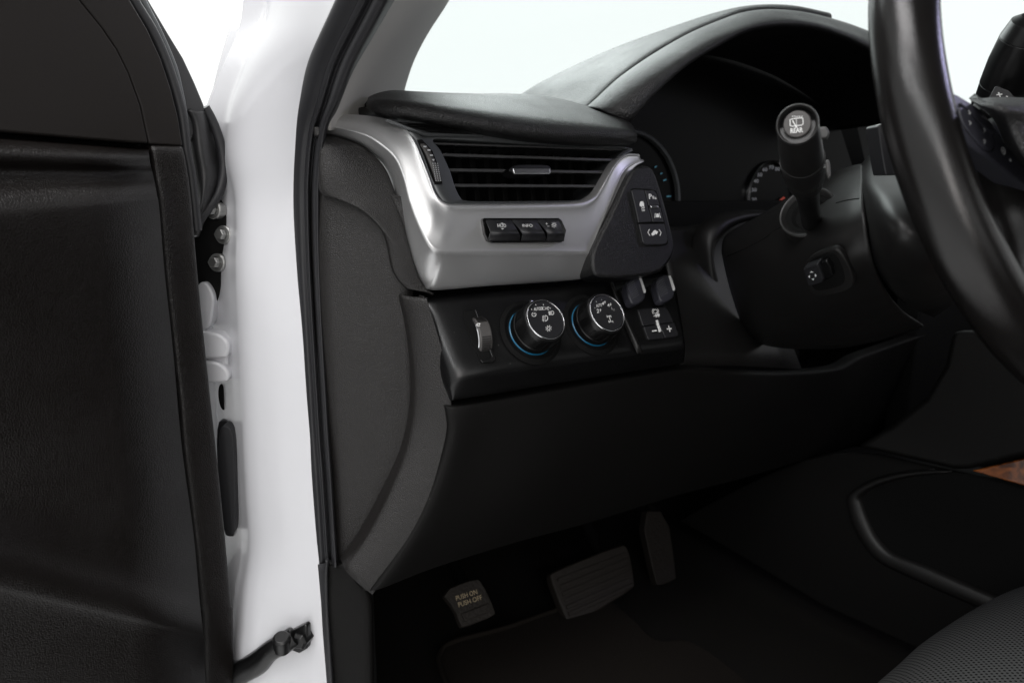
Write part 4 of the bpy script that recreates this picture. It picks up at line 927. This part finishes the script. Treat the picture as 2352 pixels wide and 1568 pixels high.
for l, r in [((2222, 368), (2262, 362)), ((2236, 400), (2290, 382)), ((2275, 450), (2345, 418)), ((2310, 500), (2390, 470)), ((2335, 560), (2420, 540)), ((2352, 640), (2440, 620))]:
    a, b = WP(0, *l, -.004), WP(0, *r, .0)
    rows.append([a - WN * .02, a, a.lerp(b, .3) + WN * .014, a.lerp(b, .7) + WN * .012, b, b - WN * .02])
loft('lower_spoke', rows, M['wheel'], wheel, na=2, nu=5, thick=.003)
# switch behind the rim, seen at its left edge
prism('rear_switch', 3, [(1240, 960), (1262, 942), (1330, 950), (1420, 1180), (1420, 1330), (1300, 1330), (1268, 1150)], Plane(PY(3, 1300, 1140, .315), (-.55, -.83, 0)), .02, M['button'], wheel, .002, 0)
prism('wheel_back', 0, [(2200, 330), (2330, 250), (2500, 260), (2520, 520), (2420, 520), (2340, 440), (2260, 400)], WP, .03, M['void'], wheel, .006, -.02)

# ================================================================== GEAR LEVER
lev = thing('gear_shift_lever', 'black column gear lever with plus and minus button behind the steering wheel', 'gear lever', PD(3, 2130, 800, .66))
g0, g1 = PD(3, 2110, 860, .66), PD(3, 2440, 130, .60); ax = (g1 - g0).normalized(); Lg = (g1 - g0).length
lathe('lever_grip', [(0, 0), (.0175, 0), (.0195, Lg * .30), (.0192, Lg * .305), (.0198, Lg * .31), (.0205, Lg * .55), (.0195, Lg * .78), (.0190, Lg * .783), (.0195, Lg * .79), (.016, Lg * .95), (.010, Lg), (0, Lg)], g0, ax, M['satin'], lev, 40)
LP = Plane(PD(3, 2190, 700, .614), (CAM - g0).normalized() + V((-.1, 0, .1)))
b_ = prism('shift_button', 3, [(2085, 745), (2130, 660), (2150, 652), (2240, 690), (2300, 760), (2280, 800), (2100, 790)], LP, .006, M['button'], lev, .001, .001)
marks('button_marking', b_, M['print'], lambda bm: (stroke(bm, 3, [(2142, 722), (2188, 716)], LP, 9, .0016), stroke(bm, 3, [(2158, 702), (2172, 738)], LP, 9, .0016), stroke(bm, 3, [(2215, 732), (2230, 735)], LP, 7, .0016)))

# ================================================================== FOOTWELL
fl = bmesh.new(); box(fl, (.22, .2, .60), (1.0, .95, .62))
FZ = .625
matt = thing('floor_mat', 'dark brown carpet floor mat with a bound edge under the pedals', 'floor mat', (.6, .6, .62)); fl.free()
FMP = Plane((.6, .6, .628), (0, 0, 1))
prism('mat_carpet', 8, [(700, 1400), (600, 1150), (600, 1060), (680, 990), (1000, 905), (1300, 800), (1600, 690), (1820, 860), (1900, 960), (2000, 990), (2120, 960), (2352, 1100), (2700, 1400), (2600, 1800), (900, 1800)], FMP, .008, M['mat'], matt, .003, 0, 1)
tube('bound_edge', [FMP(8, u, v, .002) for u, v in [(700, 1400), (600, 1150), (600, 1060), (680, 990), (1000, 905), (1300, 800), (1600, 690)]], .0035, M['mat'], matt, 10, 4)
def pedal(name, label, z, pts, Y, nrm, depth, m, ribs, arm, bev=.006):
    t = thing(name, label, 'pedal', PY(z, *pts[0], Y)); K = Plane(PY(z, *pts[0], Y), nrm)
    pd = prism('pedal_pad', z, pts, K, depth, m, t, bev, 0, 1, 4)
    for a, b in ribs:
        bm = bmesh.new(); A, B = K(z, *a, .0025), K(z, *b, .0025); beam(bm, A, B, K.n.cross(B - A).normalized() * .006, K.n * -.004); finish('pad_rib', bm, m, pd, .001)
    tube('pedal_arm', [PY(z, u, v, Y + dy) for u, v, dy in arm], .010, M['void'], t, 10, 3)
    return t, K
pkb, K1 = pedal('parking_brake_pedal', 'small black parking brake pedal lettered PUSH ON PUSH OFF', 8, [(600, 680), (820, 595), (862, 625), (942, 800), (935, 830), (745, 905), (725, 890), (690, 790)], .80, (-.05, -.8, .6), .012, M['pedal'], [((735, 830), (905, 765)), ((745, 850), (915, 785))], [(780, 720, .02), (700, 560, .08), (640, 450, .14)])
def f(bm):
    letters(bm, 8, 'PUSH ON', (700, 736), (830, 694), (-8, -28), K1, .004, 0); letters(bm, 8, 'PUSH OFF', (714, 777), (860, 728), (-8, -28), K1, .004, 0)
marks('pedal_lettering', [c for c in pkb.children if c.name.startswith('pedal_pad')][0], M['khaki'], f)
pedal('brake_pedal', 'wide worn brown rubber brake pedal with long ribs', 8, [(1275, 580), (1300, 555), (1720, 385), (1770, 400), (1810, 620), (1800, 665), (1440, 880), (1390, 870), (1360, 800)], .84, (-.1, -.8, .58), .02, M['pedal'], [((1330 + k * 14, 610 + k * 42), (1755 + k * 9, 445 + k * 38)) for k in range(6)], [(1600, 560, .03), (1560, 380, .07), (1500, 250, .12)])
pedal('accelerator_pedal', 'narrow upright accelerator pedal right of the brake pedal', 8, [(1840, 180), (2010, 180), (2070, 590), (2055, 612), (1960, 645), (1938, 630)], .88, (-.1, -.88, .46), .018, M['pedal'], [], [(1930, 300, .03), (1900, 150, .06)])

# ================================================================== CENTRE CONSOLE
con = thing('center_console', 'dark centre console side with curved grey pocket rim and brown wood trim', 'centre console', (.98, .5, .62))
CP = Plane((.95, .5, .9), (-1, -.08, .05))
prism('console_side', 9, [(100, 820), (400, 660), (640, 548), (930, 480), (1400, 590), (1715, 650), (2400, 700), (2400, 1800), (1050, 1370), (150, 830)], CP, .05, M['knee'], con, .01, 0, 1, 4)
rows = []
for o, i in [((1300, 575), (1380, 592)), ((1130, 592), (1200, 612)), ((1000, 630), (1060, 650)), ((905, 690), (972, 700)), ((895, 740), (975, 750)), ((920, 830), (1005, 830)), ((975, 930), (1045, 900)), ((1050, 1010), (1110, 960)), ((1200, 1085), (1250, 1015)), ((1470, 1205), (1540, 1140)), ((1800, 1340), (1850, 1270))]:
    a, b = CP(9, *o, .001), CP(9, *i, .001)
    rows.append([a, a.lerp(b, .2) + CP.n * .008, a.lerp(b, .8) + CP.n * .008, b, b - CP.n * .006])
loft('pocket_rim', rows, M['column'], con, na=2, nu=5, thick=.002)
prism('pocket', 9, [(1390, 592), (1200, 612), (1065, 650), (975, 700), (978, 760), (1010, 840), (1050, 905), (1120, 965), (1260, 1020), (1550, 1145), (1850, 1270), (2100, 1200), (2100, 700)], CP, .002, M['void'], con, 0, .0012)
SPn = Plane(CP(9, 1500, 580, .02), (-1, -.1, .2))
prism('wood_trim', 9, [(1470, 585), (1715, 528), (2000, 470), (2000, 740), (1715, 655)], SPn, .01, M['wood'], con, .002, 0)
prism('stack_side', 9, [(935, 476), (1105, 372), (1255, 250), (1345, 100), (1380, -60), (2400, -60), (2400, 380), (1715, 520), (1460, 580), (1390, 582)], Plane(CP(9, 1200, 400, .03), (-1, -.25, .1)), .04, M['knee'], con, .008, 0)

# ================================================================== DRIVER SEAT
seat = thing('driver_seat', 'black perforated leather driver seat cushion corner', 'seat', (.85, .0, .62))
rows = []
SE = [((2520, 1290), (2400, 1310)), ((2352, 1330), (2300, 1370)), ((2250, 1375), (2230, 1420)), ((2130, 1450), (2130, 1490)), ((2060, 1510), (2060, 1545)), ((1995, 1570), (2000, 1600)), ((1900, 1700), (1920, 1730))]
for a, b in SE:
    A = PZ(0, *a, .82); B = PZ(0, a[0] + 70, a[1] + 55, .86); Cc = B + V((.10, -.16, .012)); D = B + V((.26, -.42, -.01))
    rows.append([A + V((-.01, .015, -.16)), A + V((0, 0, -.03)), A, B, Cc, D])
loft('cushion', rows, M['seat'], seat, na=3, nu=6, thick=.01)
bm = bmesh.new(); box(bm, (.62, -.62, .80), (1.12, -.46, 1.45)); box(bm, (.74, -.62, 1.47), (1.0, -.52, 1.66)); finish('backrest', bm, M['knee'], seat, .05, 5)
bm = bmesh.new(); box(bm, (.66, -.5, .62), (1.10, .10, .80)); finish('seat_base', bm, M['void'], seat, .01)
